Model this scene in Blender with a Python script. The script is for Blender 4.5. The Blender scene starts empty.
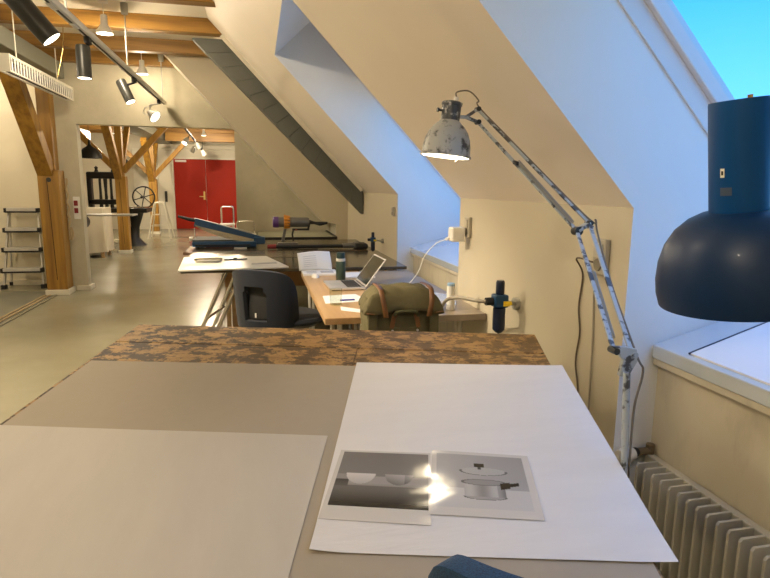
import bpy, bmesh, math, random
from mathutils import Vector, Matrix
random.seed(7)
sc = bpy.context.scene
col = sc.collection
PI = math.pi
def R(d): return math.radians(d)

# ------------------------------------------------------------------ camera
cam_d = bpy.data.cameras.new('camera'); cam = bpy.data.objects.new('camera', cam_d); col.objects.link(cam)
cam_d.sensor_fit = 'HORIZONTAL'; cam_d.sensor_width = 36.0
cam_d.lens = 578.0 / 770.0 * 36.0
cam_d.clip_start = 0.02; cam_d.clip_end = 200
xr = Vector((0.977, -0.213, 0.011)); fw = Vector((0.212, 0.962, -0.173)).normalized()
xr = (xr - fw * xr.dot(fw)).normalized(); up = xr.cross(fw)
cam.matrix_world = Matrix((( xr.x, up.x, -fw.x, 0), (xr.y, up.y, -fw.y, 0), (xr.z, up.z, -fw.z, 1.45), (0, 0, 0, 1)))
sc.camera = cam

# ------------------------------------------------------------------ world: blue dusk sky
w = bpy.data.worlds.new('dusk_sky'); sc.world = w; w.use_nodes = True
nt = w.node_tree; nt.nodes.clear()
wo = nt.nodes.new('ShaderNodeOutputWorld'); wb = nt.nodes.new('ShaderNodeBackground')
tc = nt.nodes.new('ShaderNodeTexCoord'); sx = nt.nodes.new('ShaderNodeSeparateXYZ'); rp = nt.nodes.new('ShaderNodeValToRGB')
nt.links.new(tc.outputs['Generated'], sx.inputs[0]); nt.links.new(sx.outputs['Z'], rp.inputs[0])
rp.color_ramp.elements[0].position = 0.0; rp.color_ramp.elements[0].color = (0.13, 0.42, 0.82, 1)
rp.color_ramp.elements[1].position = 0.75; rp.color_ramp.elements[1].color = (0.16, 0.34, 0.82, 1)
e_ = rp.color_ramp.elements.new(0.3); e_.color = (0.022, 0.225, 0.385, 1)
nt.links.new(rp.outputs[0], wb.inputs[0]); wb.inputs[1].default_value = 3.0
nt.links.new(wb.outputs[0], wo.inputs[0])

# ------------------------------------------------------------------ exposure
sc.view_settings.view_transform = 'Standard'; sc.view_settings.look = 'None'
sc.view_settings.gamma = 1.0; sc.view_settings.use_curve_mapping = False
sc.view_settings.exposure = 0.0
WARM = (1.0, 0.83, 0.60)

# ------------------------------------------------------------------ materials
MATS = {}
def mat(name, color, rough=0.6, metal=0.0, var=0.0, scale=6.0, bump=0.0, bscale=60.0, color2=None, thr=(0.4, 0.6),
        stretch=(1, 1, 1), spec=0.5, coat=0.0, emit=None, estr=0.0, detail=5.0, sheen=0.0):
    if name in MATS: return MATS[name]
    m = bpy.data.materials.new(name); m.use_nodes = True; n = m.node_tree; b = n.nodes['Principled BSDF']
    b.inputs['Base Color'].default_value = (*color, 1); b.inputs['Roughness'].default_value = rough
    b.inputs['Metallic'].default_value = metal; b.inputs['Specular IOR Level'].default_value = spec
    b.inputs['Coat Weight'].default_value = coat; b.inputs['Sheen Weight'].default_value = sheen
    if emit: b.inputs['Emission Color'].default_value = (*emit, 1); b.inputs['Emission Strength'].default_value = estr
    if var or color2 or bump:
        t = n.nodes.new('ShaderNodeTexCoord'); mp = n.nodes.new('ShaderNodeMapping'); mp.inputs['Scale'].default_value = stretch
        n.links.new(t.outputs['Object'], mp.inputs[0])
    if var or color2:
        nz = n.nodes.new('ShaderNodeTexNoise'); nz.inputs['Scale'].default_value = scale; nz.inputs['Detail'].default_value = detail
        nz.inputs['Roughness'].default_value = 0.6
        n.links.new(mp.outputs[0], nz.inputs['Vector'])
        r = n.nodes.new('ShaderNodeValToRGB'); e = r.color_ramp.elements
        c2 = color2 if color2 else tuple(c * (1 - var) for c in color)
        if color2: e[0].position, e[1].position = thr
        else: e[0].position, e[1].position = 0.3, 0.7
        e[0].color = (*c2, 1); e[1].color = (*color, 1)
        n.links.new(nz.outputs['Fac'], r.inputs[0]); n.links.new(r.outputs[0], b.inputs['Base Color'])
    if bump:
        n2 = n.nodes.new('ShaderNodeTexNoise'); n2.inputs['Scale'].default_value = bscale; n2.inputs['Detail'].default_value = 4
        n.links.new(mp.outputs[0], n2.inputs['Vector'])
        bp = n.nodes.new('ShaderNodeBump'); bp.inputs['Strength'].default_value = bump; bp.inputs['Distance'].default_value = 0.01
        n.links.new(n2.outputs['Fac'], bp.inputs['Height']); n.links.new(bp.outputs[0], b.inputs['Normal'])
    MATS[name] = m; return m

def mat_emit(name, color, strength):
    m = bpy.data.materials.new(name); m.use_nodes = True; n = m.node_tree; n.nodes.clear()
    o = n.nodes.new('ShaderNodeOutputMaterial'); e = n.nodes.new('ShaderNodeEmission')
    e.inputs[0].default_value = (*color, 1); e.inputs[1].default_value = strength
    n.links.new(e.outputs[0], o.inputs[0]); return m

def mat_glass(name, tint=(1, 1, 1), gloss=0.08, rough=0.02):
    m = bpy.data.materials.new(name); m.use_nodes = True; n = m.node_tree; n.nodes.clear()
    o = n.nodes.new('ShaderNodeOutputMaterial'); mx = n.nodes.new('ShaderNodeMixShader')
    t = n.nodes.new('ShaderNodeBsdfTransparent'); t.inputs[0].default_value = (*tint, 1)
    g = n.nodes.new('ShaderNodeBsdfGlossy'); g.inputs['Roughness'].default_value = rough
    f = n.nodes.new('ShaderNodeFresnel'); f.inputs[0].default_value = 1.45
    ge = n.nodes.new('ShaderNodeNewGeometry'); iv = n.nodes.new('ShaderNodeMath'); iv.operation = 'SUBTRACT'; iv.inputs[0].default_value = 1.0
    n.links.new(ge.outputs['Backfacing'], iv.inputs[1]); mu = n.nodes.new('ShaderNodeMath'); mu.operation = 'MULTIPLY'
    n.links.new(f.outputs[0], mu.inputs[0]); n.links.new(iv.outputs[0], mu.inputs[1])
    n.links.new(mu.outputs[0], mx.inputs[0]); n.links.new(t.outputs[0], mx.inputs[1]); n.links.new(g.outputs[0], mx.inputs[2])
    n.links.new(mx.outputs[0], o.inputs[0]); return m

CREAM = (0.68, 0.61, 0.47)
M_wall = mat('cream_wall_paint', CREAM, 0.6, var=0.05, scale=2.0, bump=0.03, bscale=25)
M_slope = mat('cream_slope_paint', (0.84, 0.755, 0.62), 0.45, var=0.04, scale=1.2, bump=0.015, bscale=8)
M_cheek = mat('white_reveal_paint', (0.80, 0.82, 0.82), 0.5, var=0.04, scale=1.5, bump=0.015, bscale=10)
M_plaster = mat('rough_plaster', (0.50, 0.455, 0.33), 0.8, var=0.16, scale=3.0, bump=0.35, bscale=14)
M_ceil = mat('ceiling_board_paint', (0.80, 0.74, 0.60), 0.6, var=0.05, scale=1.0)
M_trim = mat('trim_paint', (0.66, 0.62, 0.50), 0.45, var=0.08, scale=8)
M_sill = mat('sill_gloss_paint', (0.55, 0.60, 0.64), 0.06, var=0.06, scale=3, spec=0.8, coat=1.0)
M_apron = mat('apron_paint', (0.62, 0.56, 0.43), 0.5, color2=(0.48, 0.43, 0.33), thr=(0.28, 0.5), scale=2.2, stretch=(1, 3, 1), bump=0.05, bscale=12)
M_floor = mat('painted_floor', (0.31, 0.29, 0.20), 0.24, color2=(0.235, 0.218, 0.142), thr=(0.3, 0.7), scale=0.9, bump=0.06, bscale=3, spec=0.5)
M_floor2 = mat('green_grey_floor', (0.20, 0.20, 0.15), 0.45, var=0.2, scale=1.5)
M_beam = mat('oiled_pine', (0.30, 0.155, 0.024), 0.5, color2=(0.165, 0.075, 0.011), thr=(0.32, 0.62), scale=2.5, stretch=(0.35, 6, 6), bump=0.15, bscale=10)
M_post = mat('orange_pine_post', (0.33, 0.175, 0.022), 0.5, color2=(0.19, 0.085, 0.011), thr=(0.3, 0.6), scale=2.5, stretch=(6, 6, 0.35), bump=0.15, bscale=10)
M_crack = mat('dark_crack', (0.05, 0.025, 0.01), 0.9)
M_frame = mat('roof_window_paint', (0.72, 0.72, 0.74), 0.35)
M_green = mat('green_grey_paint', (0.20, 0.20, 0.15), 0.5, var=0.1, scale=4)
M_greyduct = mat('grey_rafter_cladding', (0.105, 0.11, 0.092), 0.5, var=0.12, scale=5, bump=0.1, bscale=30)
M_black = mat('black_lacquer', (0.012, 0.012, 0.011), 0.35)
M_darkgrey = mat('dark_grey_metal', (0.035, 0.035, 0.03), 0.38, 0.3)
M_iron = mat('cast_iron_black', (0.010, 0.009, 0.008), 0.45, 0.2, bump=0.1, bscale=30)
M_alu = mat('brushed_aluminium', (0.58, 0.56, 0.50), 0.38, 0.25, var=0.15, scale=20)
M_track = mat('grey_track_metal', (0.36, 0.35, 0.30), 0.45, 0.1)
M_chrome = mat('chrome', (0.75, 0.73, 0.68), 0.15, 1.0)
M_steel = mat('steel_plate', (0.42, 0.38, 0.30), 0.25, 0.85, var=0.35, scale=3)
M_red = mat('red_door_paint', (0.33, 0.015, 0.003), 0.6, spec=0.2, var=0.12, scale=1.2)
M_brass = mat('brass', (0.55, 0.38, 0.14), 0.3, 1.0)
M_white = mat('white_plastic', (0.72, 0.70, 0.64), 0.4)
M_whitelam = mat('white_laminate', (0.80, 0.76, 0.64), 0.3)
M_paper = mat('tracing_paper', (0.72, 0.70, 0.675), 0.6, var=0.05, scale=3, stretch=(1, 5, 1), bump=0.14, bscale=9)
M_paper2 = mat('thin_grey_paper', (0.52, 0.485, 0.425), 0.6, var=0.07, scale=3, stretch=(4, 1, 1), bump=0.12, bscale=6)
M_card = mat('grey_board', (0.375, 0.325, 0.25), 0.75, var=0.03, scale=30)
M_print = mat('printed_white_paper', (0.80, 0.79, 0.76), 0.6)
M_oak = mat('desk_plywood', (0.52, 0.34, 0.17), 0.4, color2=(0.42, 0.255, 0.115), thr=(0.3, 0.65), scale=3, stretch=(5, 0.5, 5), bump=0.05, bscale=15)
M_darktop = mat('dark_tabletop', (0.045, 0.035, 0.022), 0.14, color2=(0.085, 0.065, 0.04), thr=(0.4, 0.7), scale=3, spec=0.6)
M_tub = mat('white_tube', (0.62, 0.60, 0.52), 0.35, 0.2)
M_navyfab = mat('navy_felt', (0.006, 0.009, 0.017), 0.95, bump=0.3, bscale=300, sheen=0.1)
M_bluefab = mat('blue_felt', (0.010, 0.065, 0.165), 0.9, color2=(0.004, 0.025, 0.07), thr=(0.35, 0.6), scale=400, bump=0.25, bscale=500, sheen=0.1)
M_canvas = mat('olive_canvas', (0.135, 0.115, 0.050), 0.85, color2=(0.09, 0.077, 0.034), thr=(0.3, 0.7), scale=9, bump=0.35, bscale=22)
M_canvasd = mat('olive_canvas_dark', (0.075, 0.07, 0.028), 0.9, bump=0.3, bscale=40)
M_leather = mat('tan_leather', (0.19, 0.078, 0.022), 0.45, var=0.25, scale=20)
M_bluemetal = mat('blue_enamel', (0.005, 0.05, 0.12), 0.4, 0.0)
M_navyplast = mat('navy_plastic', (0.005, 0.012, 0.035), 0.35)
M_yellow = mat('yellow_plastic', (0.75, 0.52, 0.02), 0.4)
M_lampblue = mat('dark_blue_lacquer', (0.0035, 0.026, 0.092), 0.42, spec=0.3, coat=0.05)
M_lampneck = mat('blue_lacquer_neck', (0.0015, 0.062, 0.235), 0.5, spec=0.2)
M_greenbottle = mat('green_enamel', (0.035, 0.06, 0.045), 0.35, 0.2)
M_bottlelid = mat('dark_teal_plastic', (0.008, 0.03, 0.03), 0.4)
M_cloth = mat('cream_cloth', (0.60, 0.53, 0.40), 0.9, bump=0.4, bscale=5)
M_rope = mat('hemp_rope', (0.42, 0.32, 0.18), 0.9, bump=0.4, bscale=80)
M_wire = mat('pale_cord', (0.35, 0.31, 0.23), 0.6)
M_wirew = mat('white_cord', (0.75, 0.74, 0.70), 0.5)
M_radiator = mat('radiator_enamel', (0.56, 0.53, 0.43), 0.35, var=0.05, scale=8)
M_rubber = mat('black_rubber', (0.012, 0.012, 0.012), 0.7)
M_purple = mat('purple_plastic', (0.09, 0.035, 0.16), 0.4)
M_orange = mat('amber_cyclones', (0.55, 0.22, 0.02), 0.35)
M_vgrey = mat('grey_clear_bin', (0.12, 0.115, 0.10), 0.3)
M_redp = mat('red_plastic', (0.20, 0.012, 0.015), 0.4)
M_screen = mat('dark_screen', (0.035, 0.038, 0.03), 0.12)
M_keys = mat('black_keys', (0.015, 0.015, 0.015), 0.5)
M_lapalu = mat('laptop_aluminium', (0.62, 0.60, 0.57), 0.35, 0.6)
M_inside = mat('lamp_inner_white', (0.9, 0.88, 0.8), 0.5)
M_glassw = mat_glass('window_glass', (0.92, 0.97, 1.0))
M_glass = mat_glass('clear_glass', (0.93, 0.95, 0.92))
M_film = mat('clear_bubble_film', (0.55, 0.62, 0.75), 0.15, bump=0.5, bscale=30); M_film.node_tree.nodes['Principled BSDF'].inputs['Alpha'].default_value = 0.5
M_bulb = mat_emit('warm_bulb', (1.0, 0.86, 0.62), 17.0)
M_spotlens = mat_emit('spot_lens', (1.0, 0.88, 0.68), 7.0)
# chipped enamel of the balanced-arm lamp
M_chip = mat('chipped_white_enamel', (0.36, 0.37, 0.36), 0.4, color2=(0.04, 0.04, 0.04), thr=(0.37, 0.49), scale=26, bump=0.1, bscale=30, detail=7)
M_chiparm = mat('worn_pale_blue_enamel', (0.42, 0.46, 0.47), 0.4, color2=(0.07, 0.07, 0.07), thr=(0.43, 0.49), scale=24, detail=6)
M_neckchip = mat('worn_dark_collar', (0.05, 0.055, 0.06), 0.35, color2=(0.38, 0.38, 0.37), thr=(0.36, 0.46), scale=45)

def mat_bench():
    m = bpy.data.materials.new('ink_stained_bench_wood'); m.use_nodes = True; n = m.node_tree; b = n.nodes['Principled BSDF']
    L = n.links; t = n.nodes.new('ShaderNodeTexCoord')
    def noise(scale, det, st, rough=0.65):
        mp = n.nodes.new('ShaderNodeMapping'); mp.inputs['Scale'].default_value = st; L.new(t.outputs['Object'], mp.inputs[0])
        z = n.nodes.new('ShaderNodeTexNoise'); z.inputs['Scale'].default_value = scale; z.inputs['Detail'].default_value = det
        z.inputs['Roughness'].default_value = rough; L.new(mp.outputs[0], z.inputs['Vector']); return z
    def ramp(src, p0, p1, c0, c1):
        r = n.nodes.new('ShaderNodeValToRGB'); e = r.color_ramp.elements; e[0].position = p0; e[1].position = p1
        e[0].color = (*c0, 1); e[1].color = (*c1, 1); L.new(src.outputs['Fac'], r.inputs[0]); return r
    base = ramp(noise(9, 6, (1, 3, 1)), 0.34, 0.66, (0.25, 0.14, 0.05), (0.47, 0.28, 0.10))
    fine = ramp(noise(34, 5, (1, 2.2, 1), 0.68), 0.38, 0.43, (0, 0, 0), (1, 1, 1))
    big = ramp(noise(11.0, 9, (1, 1.5, 1), 0.74), 0.485, 0.515, (0, 0, 0), (1, 1, 1))
    # the left half of the bench is the more heavily stained one
    sp = n.nodes.new('ShaderNodeSeparateXYZ'); L.new(t.outputs['Object'], sp.inputs[0])
    mr = n.nodes.new('ShaderNodeMapRange'); mr.inputs[1].default_value = -1.7; mr.inputs[2].default_value = -0.2
    mr.inputs[3].default_value = 0.97; mr.inputs[4].default_value = 0.62; L.new(sp.outputs['X'], mr.inputs[0])
    inv = n.nodes.new('ShaderNodeMath'); inv.operation = 'SUBTRACT'; inv.inputs[0].default_value = 1.0; L.new(big.outputs[0], inv.inputs[1])
    mu = n.nodes.new('ShaderNodeMath'); mu.operation = 'MULTIPLY'; L.new(inv.outputs[0], mu.inputs[0]); L.new(mr.outputs[0], mu.inputs[1])
    inf = n.nodes.new('ShaderNodeMath'); inf.operation = 'SUBTRACT'; inf.inputs[0].default_value = 1.0; L.new(fine.outputs[0], inf.inputs[1])
    mu2 = n.nodes.new('ShaderNodeMath'); mu2.operation = 'MULTIPLY'; mu2.inputs[1].default_value = 0.85; L.new(inf.outputs[0], mu2.inputs[0])
    ma = n.nodes.new('ShaderNodeMath'); ma.operation = 'MAXIMUM'; L.new(mu.outputs[0], ma.inputs[0]); L.new(mu2.outputs[0], ma.inputs[1])
    mx = n.nodes.new('ShaderNodeMix'); mx.data_type = 'RGBA'; mx.inputs[7].default_value = (0.026, 0.018, 0.011, 1)
    L.new(ma.outputs[0], mx.inputs[0]); L.new(base.outputs[0], mx.inputs[6]); L.new(mx.outputs[2], b.inputs['Base Color'])
    b.inputs['Roughness'].default_value = 0.5; b.inputs['Specular IOR Level'].default_value = 0.3
    bp = n.nodes.new('ShaderNodeBump'); bp.inputs['Strength'].default_value = 0.25; bp.inputs['Distance'].default_value = 0.004
    L.new(fine.outputs[0], bp.inputs['Height']); L.new(bp.outputs[0], b.inputs['Normal'])
    return m
M_bench = mat_bench()

# ------------------------------------------------------------------ mesh builder
class MB:
    def __init__(s, M=None): s.v = []; s.f = []; s.M = M or Matrix.Identity(4); s.smooth = False
    def add(s, vs, fs, M=None):
        k = len(s.v); T = s.M @ M if M else s.M
        s.v += [T @ Vector(p) for p in vs]; s.f += [tuple(i + k for i in f) for f in fs]; return s
    def box(s, x0, x1, y0, y1, z0, z1, M=None):
        return s.add([(x0,y0,z0),(x1,y0,z0),(x1,y1,z0),(x0,y1,z0),(x0,y0,z1),(x1,y0,z1),(x1,y1,z1),(x0,y1,z1)],
                     [(0,3,2,1),(4,5,6,7),(0,1,5,4),(1,2,6,5),(2,3,7,6),(3,0,4,7)], M)
    def prism_xz(s, pts, y0, y1):
        n = len(pts); vs = [(p[0], y0, p[1]) for p in pts] + [(p[0], y1, p[1]) for p in pts]
        return s.add(vs, [tuple(range(n)), tuple(reversed(range(n, 2*n)))] + [(i, i+n, (i+1) % n + n, (i+1) % n) for i in range(n)])
    def prism_xy(s, pts, z0, z1, M=None):
        n = len(pts); vs = [(p[0], p[1], z0) for p in pts] + [(p[0], p[1], z1) for p in pts]
        return s.add(vs, [tuple(reversed(range(n))), tuple(range(n, 2*n))] + [(i, (i+1) % n, (i+1) % n + n, i+n) for i in range(n)], M)
    def hexa(s, a, b):      # two quads
        return s.add(list(a) + list(b), [(0,1,2,3),(7,6,5,4),(0,4,5,1),(1,5,6,2),(2,6,7,3),(3,7,4,0)])
    def bar(s, p, q, wd, ht, upv=(0, 0, 1)):
        p = Vector(p); q = Vector(q); d = (q - p).normalized(); u = Vector(upv)
        a = d.cross(u); a = a.normalized() if a.length > 1e-4 else Vector((1, 0, 0)); b = a.cross(d).normalized()
        c = lambda o: [o + a*wd/2 + b*ht/2, o - a*wd/2 + b*ht/2, o - a*wd/2 - b*ht/2, o + a*wd/2 - b*ht/2]
        return s.hexa(c(p), c(q))
    def tube(s, pts, r, n=10, close=True):
        pts = [Vector(p) for p in pts]; rs = r if isinstance(r, (list, tuple)) else [r] * len(pts)
        vs = []; prev = None
        for i, p in enumerate(pts):
            d = (pts[min(i+1, len(pts)-1)] - pts[max(i-1, 0)]).normalized()
            if prev is None: a = d.orthogonal().normalized()
            else: a = (prev - d * prev.dot(d)).normalized()
            prev = a; b = d.cross(a)
            vs += [p + (a*math.cos(2*PI*k/n) + b*math.sin(2*PI*k/n)) * rs[i] for k in range(n)]
        fs = [(i*n+k, i*n+(k+1) % n, (i+1)*n+(k+1) % n, (i+1)*n+k) for i in range(len(pts)-1) for k in range(n)]
        if close: fs += [tuple(reversed(range(n))), tuple(range((len(pts)-1)*n, len(pts)*n))]
        return s.add(vs, fs)
    def lathe(s, prof, n=32, M=None, cap0=False, cap1=False):   # prof (r, z)
        vs = [(r*math.cos(2*PI*k/n), r*math.sin(2*PI*k/n), z) for r, z in prof for k in range(n)]
        fs = [(i*n+k, i*n+(k+1) % n, (i+1)*n+(k+1) % n, (i+1)*n+k) for i in range(len(prof)-1) for k in range(n)]
        if cap0: fs.append(tuple(reversed(range(n))))
        if cap1: fs.append(tuple(range((len(prof)-1)*n, len(prof)*n)))
        return s.add(vs, fs, M)
    def grid(s, nx, ny, fn, closed=False):
        vs = [fn(i/nx, j/ny) for j in range(ny+1) for i in range(nx+1)]
        return s.add(vs, [(j*(nx+1)+i, j*(nx+1)+i+1, (j+1)*(nx+1)+i+1, (j+1)*(nx+1)+i) for j in range(ny) for i in range(nx)])
    def build(s, name, m, parent=None, bevel=0.0, smooth=None, loc=None, seg=2):
        me = bpy.data.meshes.new(name); o = bpy.data.objects.new(name, me); col.objects.link(o)
        vs = s.v
        if parent is not None:
            o.parent = parent; inv = WORLD[parent.name].inverted(); vs = [inv @ v for v in vs]; WORLD[o.name] = WORLD[parent.name].copy()
        else:
            L = Vector(loc) if loc else Vector((0, 0, 0)); o.location = L; vs = [v - L for v in vs]; WORLD[o.name] = Matrix.Translation(L)
        me.from_pydata([tuple(v) for v in vs], [], s.f); me.update()
        bm = bmesh.new(); bm.from_mesh(me); bmesh.ops.recalc_face_normals(bm, faces=bm.faces)
        if bevel:
            bmesh.ops.bevel(bm, geom=[e for e in bm.edges if len(e.link_faces) == 2 and e.calc_face_angle(0) > 0.6], offset=bevel, segments=seg, profile=0.5, affect='EDGES', clamp_overlap=True)
        bm.to_mesh(me); bm.free()
        if m is not None: me.materials.append(m)
        if smooth is None: smooth = s.smooth
        if smooth:
            for p in me.polygons: p.use_smooth = True
            try: me.set_sharp_from_angle(angle=R(38))
            except Exception: pass
        return o
WORLD = {}
def solidify(o, t, off=0.0):
    md = o.modifiers.new('thickness', 'SOLIDIFY'); md.thickness = t; md.offset = off; return o
def subsurf(o, lv=1):
    md = o.modifiers.new('subdiv', 'SUBSURF'); md.levels = lv; md.render_levels = lv; return o
def thing(name, label, cat, loc, group=None, rotz=0.0):
    o = bpy.data.objects.new(name, None); col.objects.link(o); o.empty_display_size = 0.1
    M = Matrix.Translation(Vector(loc)) @ Matrix.Rotation(rotz, 4, 'Z'); o.matrix_world = M; WORLD[o.name] = M
    o.location = loc; o.rotation_euler = (0, 0, rotz)
    o['label'] = label; o['category'] = cat
    if group: o['group'] = group
    return o
def tag(o, label, cat, group=None):
    o['label'] = label; o['category'] = cat
    if group: o['group'] = group
    return o
def struct(o, label=None):
    o['kind'] = 'structure'
    if label: o['label'] = label
    return o
def copy_tree(o, parent=None):
    c = o.copy(); col.objects.link(c); c.parent = parent
    WORLD[c.name] = WORLD[o.name].copy() if o.name in WORLD else Matrix.Identity(4)
    for ch in list(o.children): copy_tree(ch, c)
    return c
def lamp(kind, name, loc, energy, parent=None, target=None, angle=60, size=0.03, color=WARM, blend=0.6):
    l = bpy.data.lights.new(name, kind); l.energy = energy; l.color = color; l.shadow_soft_size = size
    if kind == 'SPOT': l.spot_size = R(angle); l.spot_blend = blend
    o = bpy.data.objects.new(name, l); col.objects.link(o)
    M = Matrix.Translation(Vector(loc))
    if target is not None: M = M @ (Vector(target) - Vector(loc)).to_track_quat('-Z', 'Y').to_matrix().to_4x4()
    if parent is not None: o.parent = parent; M = WORLD[parent.name].inverted() @ M
    o.matrix_local = M; return o
def axisM(p, d, upv=None):    # matrix with local Z along d at p
    d = Vector(d).normalized(); return Matrix.Translation(Vector(p)) @ d.to_track_quat('Z', 'Y').to_matrix().to_4x4()

# ================================================================== SETTING
K, Z0, S = 1.22, 1.392, 0.9485            # knee wall plane, crease height, slope run per rise
def slx(z): return K - S * (z - Z0)
GO = 0.63                                 # how far the roof glass lies outside the inner slope
ZC = 3.15
floor = struct(MB().box(-2.6, 3.2, -2.6, 20.6, -0.1, 0.0).build('floor', M_floor))
f2 = struct(MB().box(-6.1, -2.6, -2.6, 20.6, -0.1, -0.004).build('floor', M_floor2), 'darker green-grey floor beyond the threshold rails')
struct(MB().box(-6.1, -2.601, 8.66, 20.6, -0.004, 0.0).build('floor', M_floor), 'pale floor of the far room')
for i, x in enumerate((-2.62, -2.70, -2.76)):
    struct(MB().box(x-0.012, x+0.012, 0.5, 8.25, -0.003, 0.012).build('trim_%d' % (i+1), M_rope if i else M_floor, bevel=0.003), 'thin threshold rail along the floor edge')
ceil = struct(MB().box(-6.1, 0.5, -2.6, 20.6, ZC, ZC+0.1).build('ceiling', M_ceil))
# right wall with its knee wall, slopes and deep roof window recesses
OUT = [(slx(ZC)+GO, ZC), (slx(0.92)+GO, 0.92), (3.0, 0.0)]
def wall_block(y0, y1, m=M_slope):
    return [(K, 0), (K, Z0), (slx(ZC), ZC)] + OUT
def mk(name, pts, y0, y1, m): return struct(MB().prism_xz(pts, y0, y1).build(name, m))
wr = mk('wall_right', wall_block(0, 0), -2.6, 0.12, M_slope)
wr2 = mk('wall_right', wall_block(0, 0), 1.715, 3.41, M_slope)
wr3 = mk('wall_right', wall_block(0, 0), 5.04, 8.00, M_slope)
CH = [(1.06, 0), (1.06, 0.94), (0.87, 0.985), (-1.17, ZC), (0.8, ZC), (3.0, 0.0)]
wr4 = mk('wall_right', CH, 8.0, 8.65, mat('far_bay_paint', (0.52, 0.46, 0.33), 0.6, var=0.05, scale=2))
wr4.data.materials.append(M_trim)
for p in wr4.data.polygons:
    if p.normal.x < -0.3: p.material_index = 1
def set_cheek(o, m, ys):    # end faces of the blocks are the white painted reveals
    o.data.materials.append(m)
    for p in o.data.polygons:
        if abs(abs(p.normal.y) - 1) < 0.01 and any(abs(p.center.y - y) < 0.01 for y in ys): p.material_index = 1
set_cheek(wr, M_cheek, (0.12,)); set_cheek(wr2, M_cheek, (1.715, 3.41)); set_cheek(wr3, M_cheek, (5.04,))
ZT = 2.50
soff = [(slx(ZT), ZT), (slx(ZC), ZC), (slx(ZC)+GO, ZC), (slx(ZT)+0.457*0.7256+0.02, ZT+0.457*0.688+0.02)]
for i, (a, b) in enumerate(((0.12, 1.715), (3.41, 5.04))):
    s_ = mk('wall_right', soff, a, b, M_slope)
    s_.data.materials.append(M_cheek)
    for p in s_.data.polygons:
        if p.normal.z < -0.3 and p.normal.x > 0.1 or (p.normal.z < -0.5 and p.center.x > slx(ZT) + 0.05): p.material_index = 1
    apron = mk('wall_right', [(1.372, 0), (1.372, 0.872), (2.10, 1.07), (2.6, 0.5), (3.0, 0)], a, b, M_apron)
    # window: outward rising sill, linings, frame, sash and pane
    win = MB().prism_xz([(1.338, 0.873), (1.338, 0.92), (1.352, 0.924), (2.085, 1.130), (2.095, 1.085), (1.38, 0.873)], a+0.003, b-0.003).build('window_%d' % (i+1), M_sill, bevel=0.004)
    struct(win, 'deep roof window with glossy painted sill')
    MB().box(1.345, 1.372, a+0.004, b-0.004, 0.848, 0.8725).build('sill_lip', M_apron, win, bevel=0.003)
    # linings (proud strips on both cheeks)
    for yy, s in ((a, 1), (b, -1)):
        zt, zb = 2.74, 1.155; OL = 0.482 if i == 0 else 0.54
        def q(off, z): return (slx(z) + off, z)
        MB().prism_xz([q(OL, zb), q(OL, zt-0.05), q(0.575, zt), q(0.575, zb)], min(yy, yy+s*0.008), max(yy, yy+s*0.008)).build('lining', M_frame, win, bevel=0.002)
        MB().prism_xz([q(0.575, zb), q(0.575, zt), q(0.66, zt+0.05), q(0.66, zb)], min(yy, yy+s*0.03), max(yy, yy+s*0.03)).build('side_frame', M_frame, win, bevel=0.004)
    zt = 2.24
    MB().prism_xz([(slx(zt+0.03)+0.575, zt+0.03), (slx(2.82)+0.575, 2.82), (slx(2.82)+0.66, 2.82), (slx(zt+0.03)+0.66, zt+0.03)], a+0.001, b-0.001).build('head_panel', M_frame, win)
    MB().prism_xz([(slx(1.13)+0.57, 1.132), (slx(1.13)+0.66, 1.13), (slx(1.2)+0.66, 1.2), (slx(1.2)+0.57, 1.2)], a+0.03, b-0.03).build('bottom_frame', M_frame, win)
    MB().prism_xz([(slx(zt-0.05)+0.57, zt-0.05), (slx(zt-0.05)+0.66, zt-0.05), (slx(zt+0.05)+0.66, zt+0.05), (slx(zt+0.05)+0.57, zt+0.05)], a+0.03, b-0.03).build('top_frame', M_frame, win)
    MB().add([(slx(1.18)+0.63, a+0.02, 1.18), (slx(1.18)+0.63, b-0.02, 1.18), (slx(zt)+0.63, b-0.02, zt), (slx(zt)+0.63, a+0.02, zt),
              (slx(1.18)+0.636, a+0.02, 1.18), (slx(1.18)+0.636, b-0.02, 1.18), (slx(zt)+0.636, b-0.02, zt), (slx(zt)+0.636, a+0.02, zt)],
             [(0,1,2,3),(7,6,5,4),(0,4,5,1),(1,5,6,2),(2,6,7,3),(3,7,4,0)]).build('pane', M_glassw, win)
for o in (wr, wr2, wr3):      # knee wall cream darkened to tone down the bright light falling on it
    o.data.materials.append(mat('knee_wall_toned_down', (0.58, 0.52, 0.385), 0.5, var=0.05, scale=2, bump=0.02, bscale=12))
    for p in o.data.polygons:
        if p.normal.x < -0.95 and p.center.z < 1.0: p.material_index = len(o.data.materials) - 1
# corner beads at the crease of the far recess and a batten beside the grey rafter
struct(MB().bar((slx(1.42)-0.01, 6.62, 1.42), (slx(3.0)-0.01, 6.62, 3.0), 0.06, 0.03, (0, 1, 0)).build('trim_4', M_trim, bevel=0.004), 'painted batten running up the slope beside the grey rafter')
struct(MB().box(K-0.004, K+0.001, 5.04, 5.05, 0.0, Z0).build('trim_5', M_trim))

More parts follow.
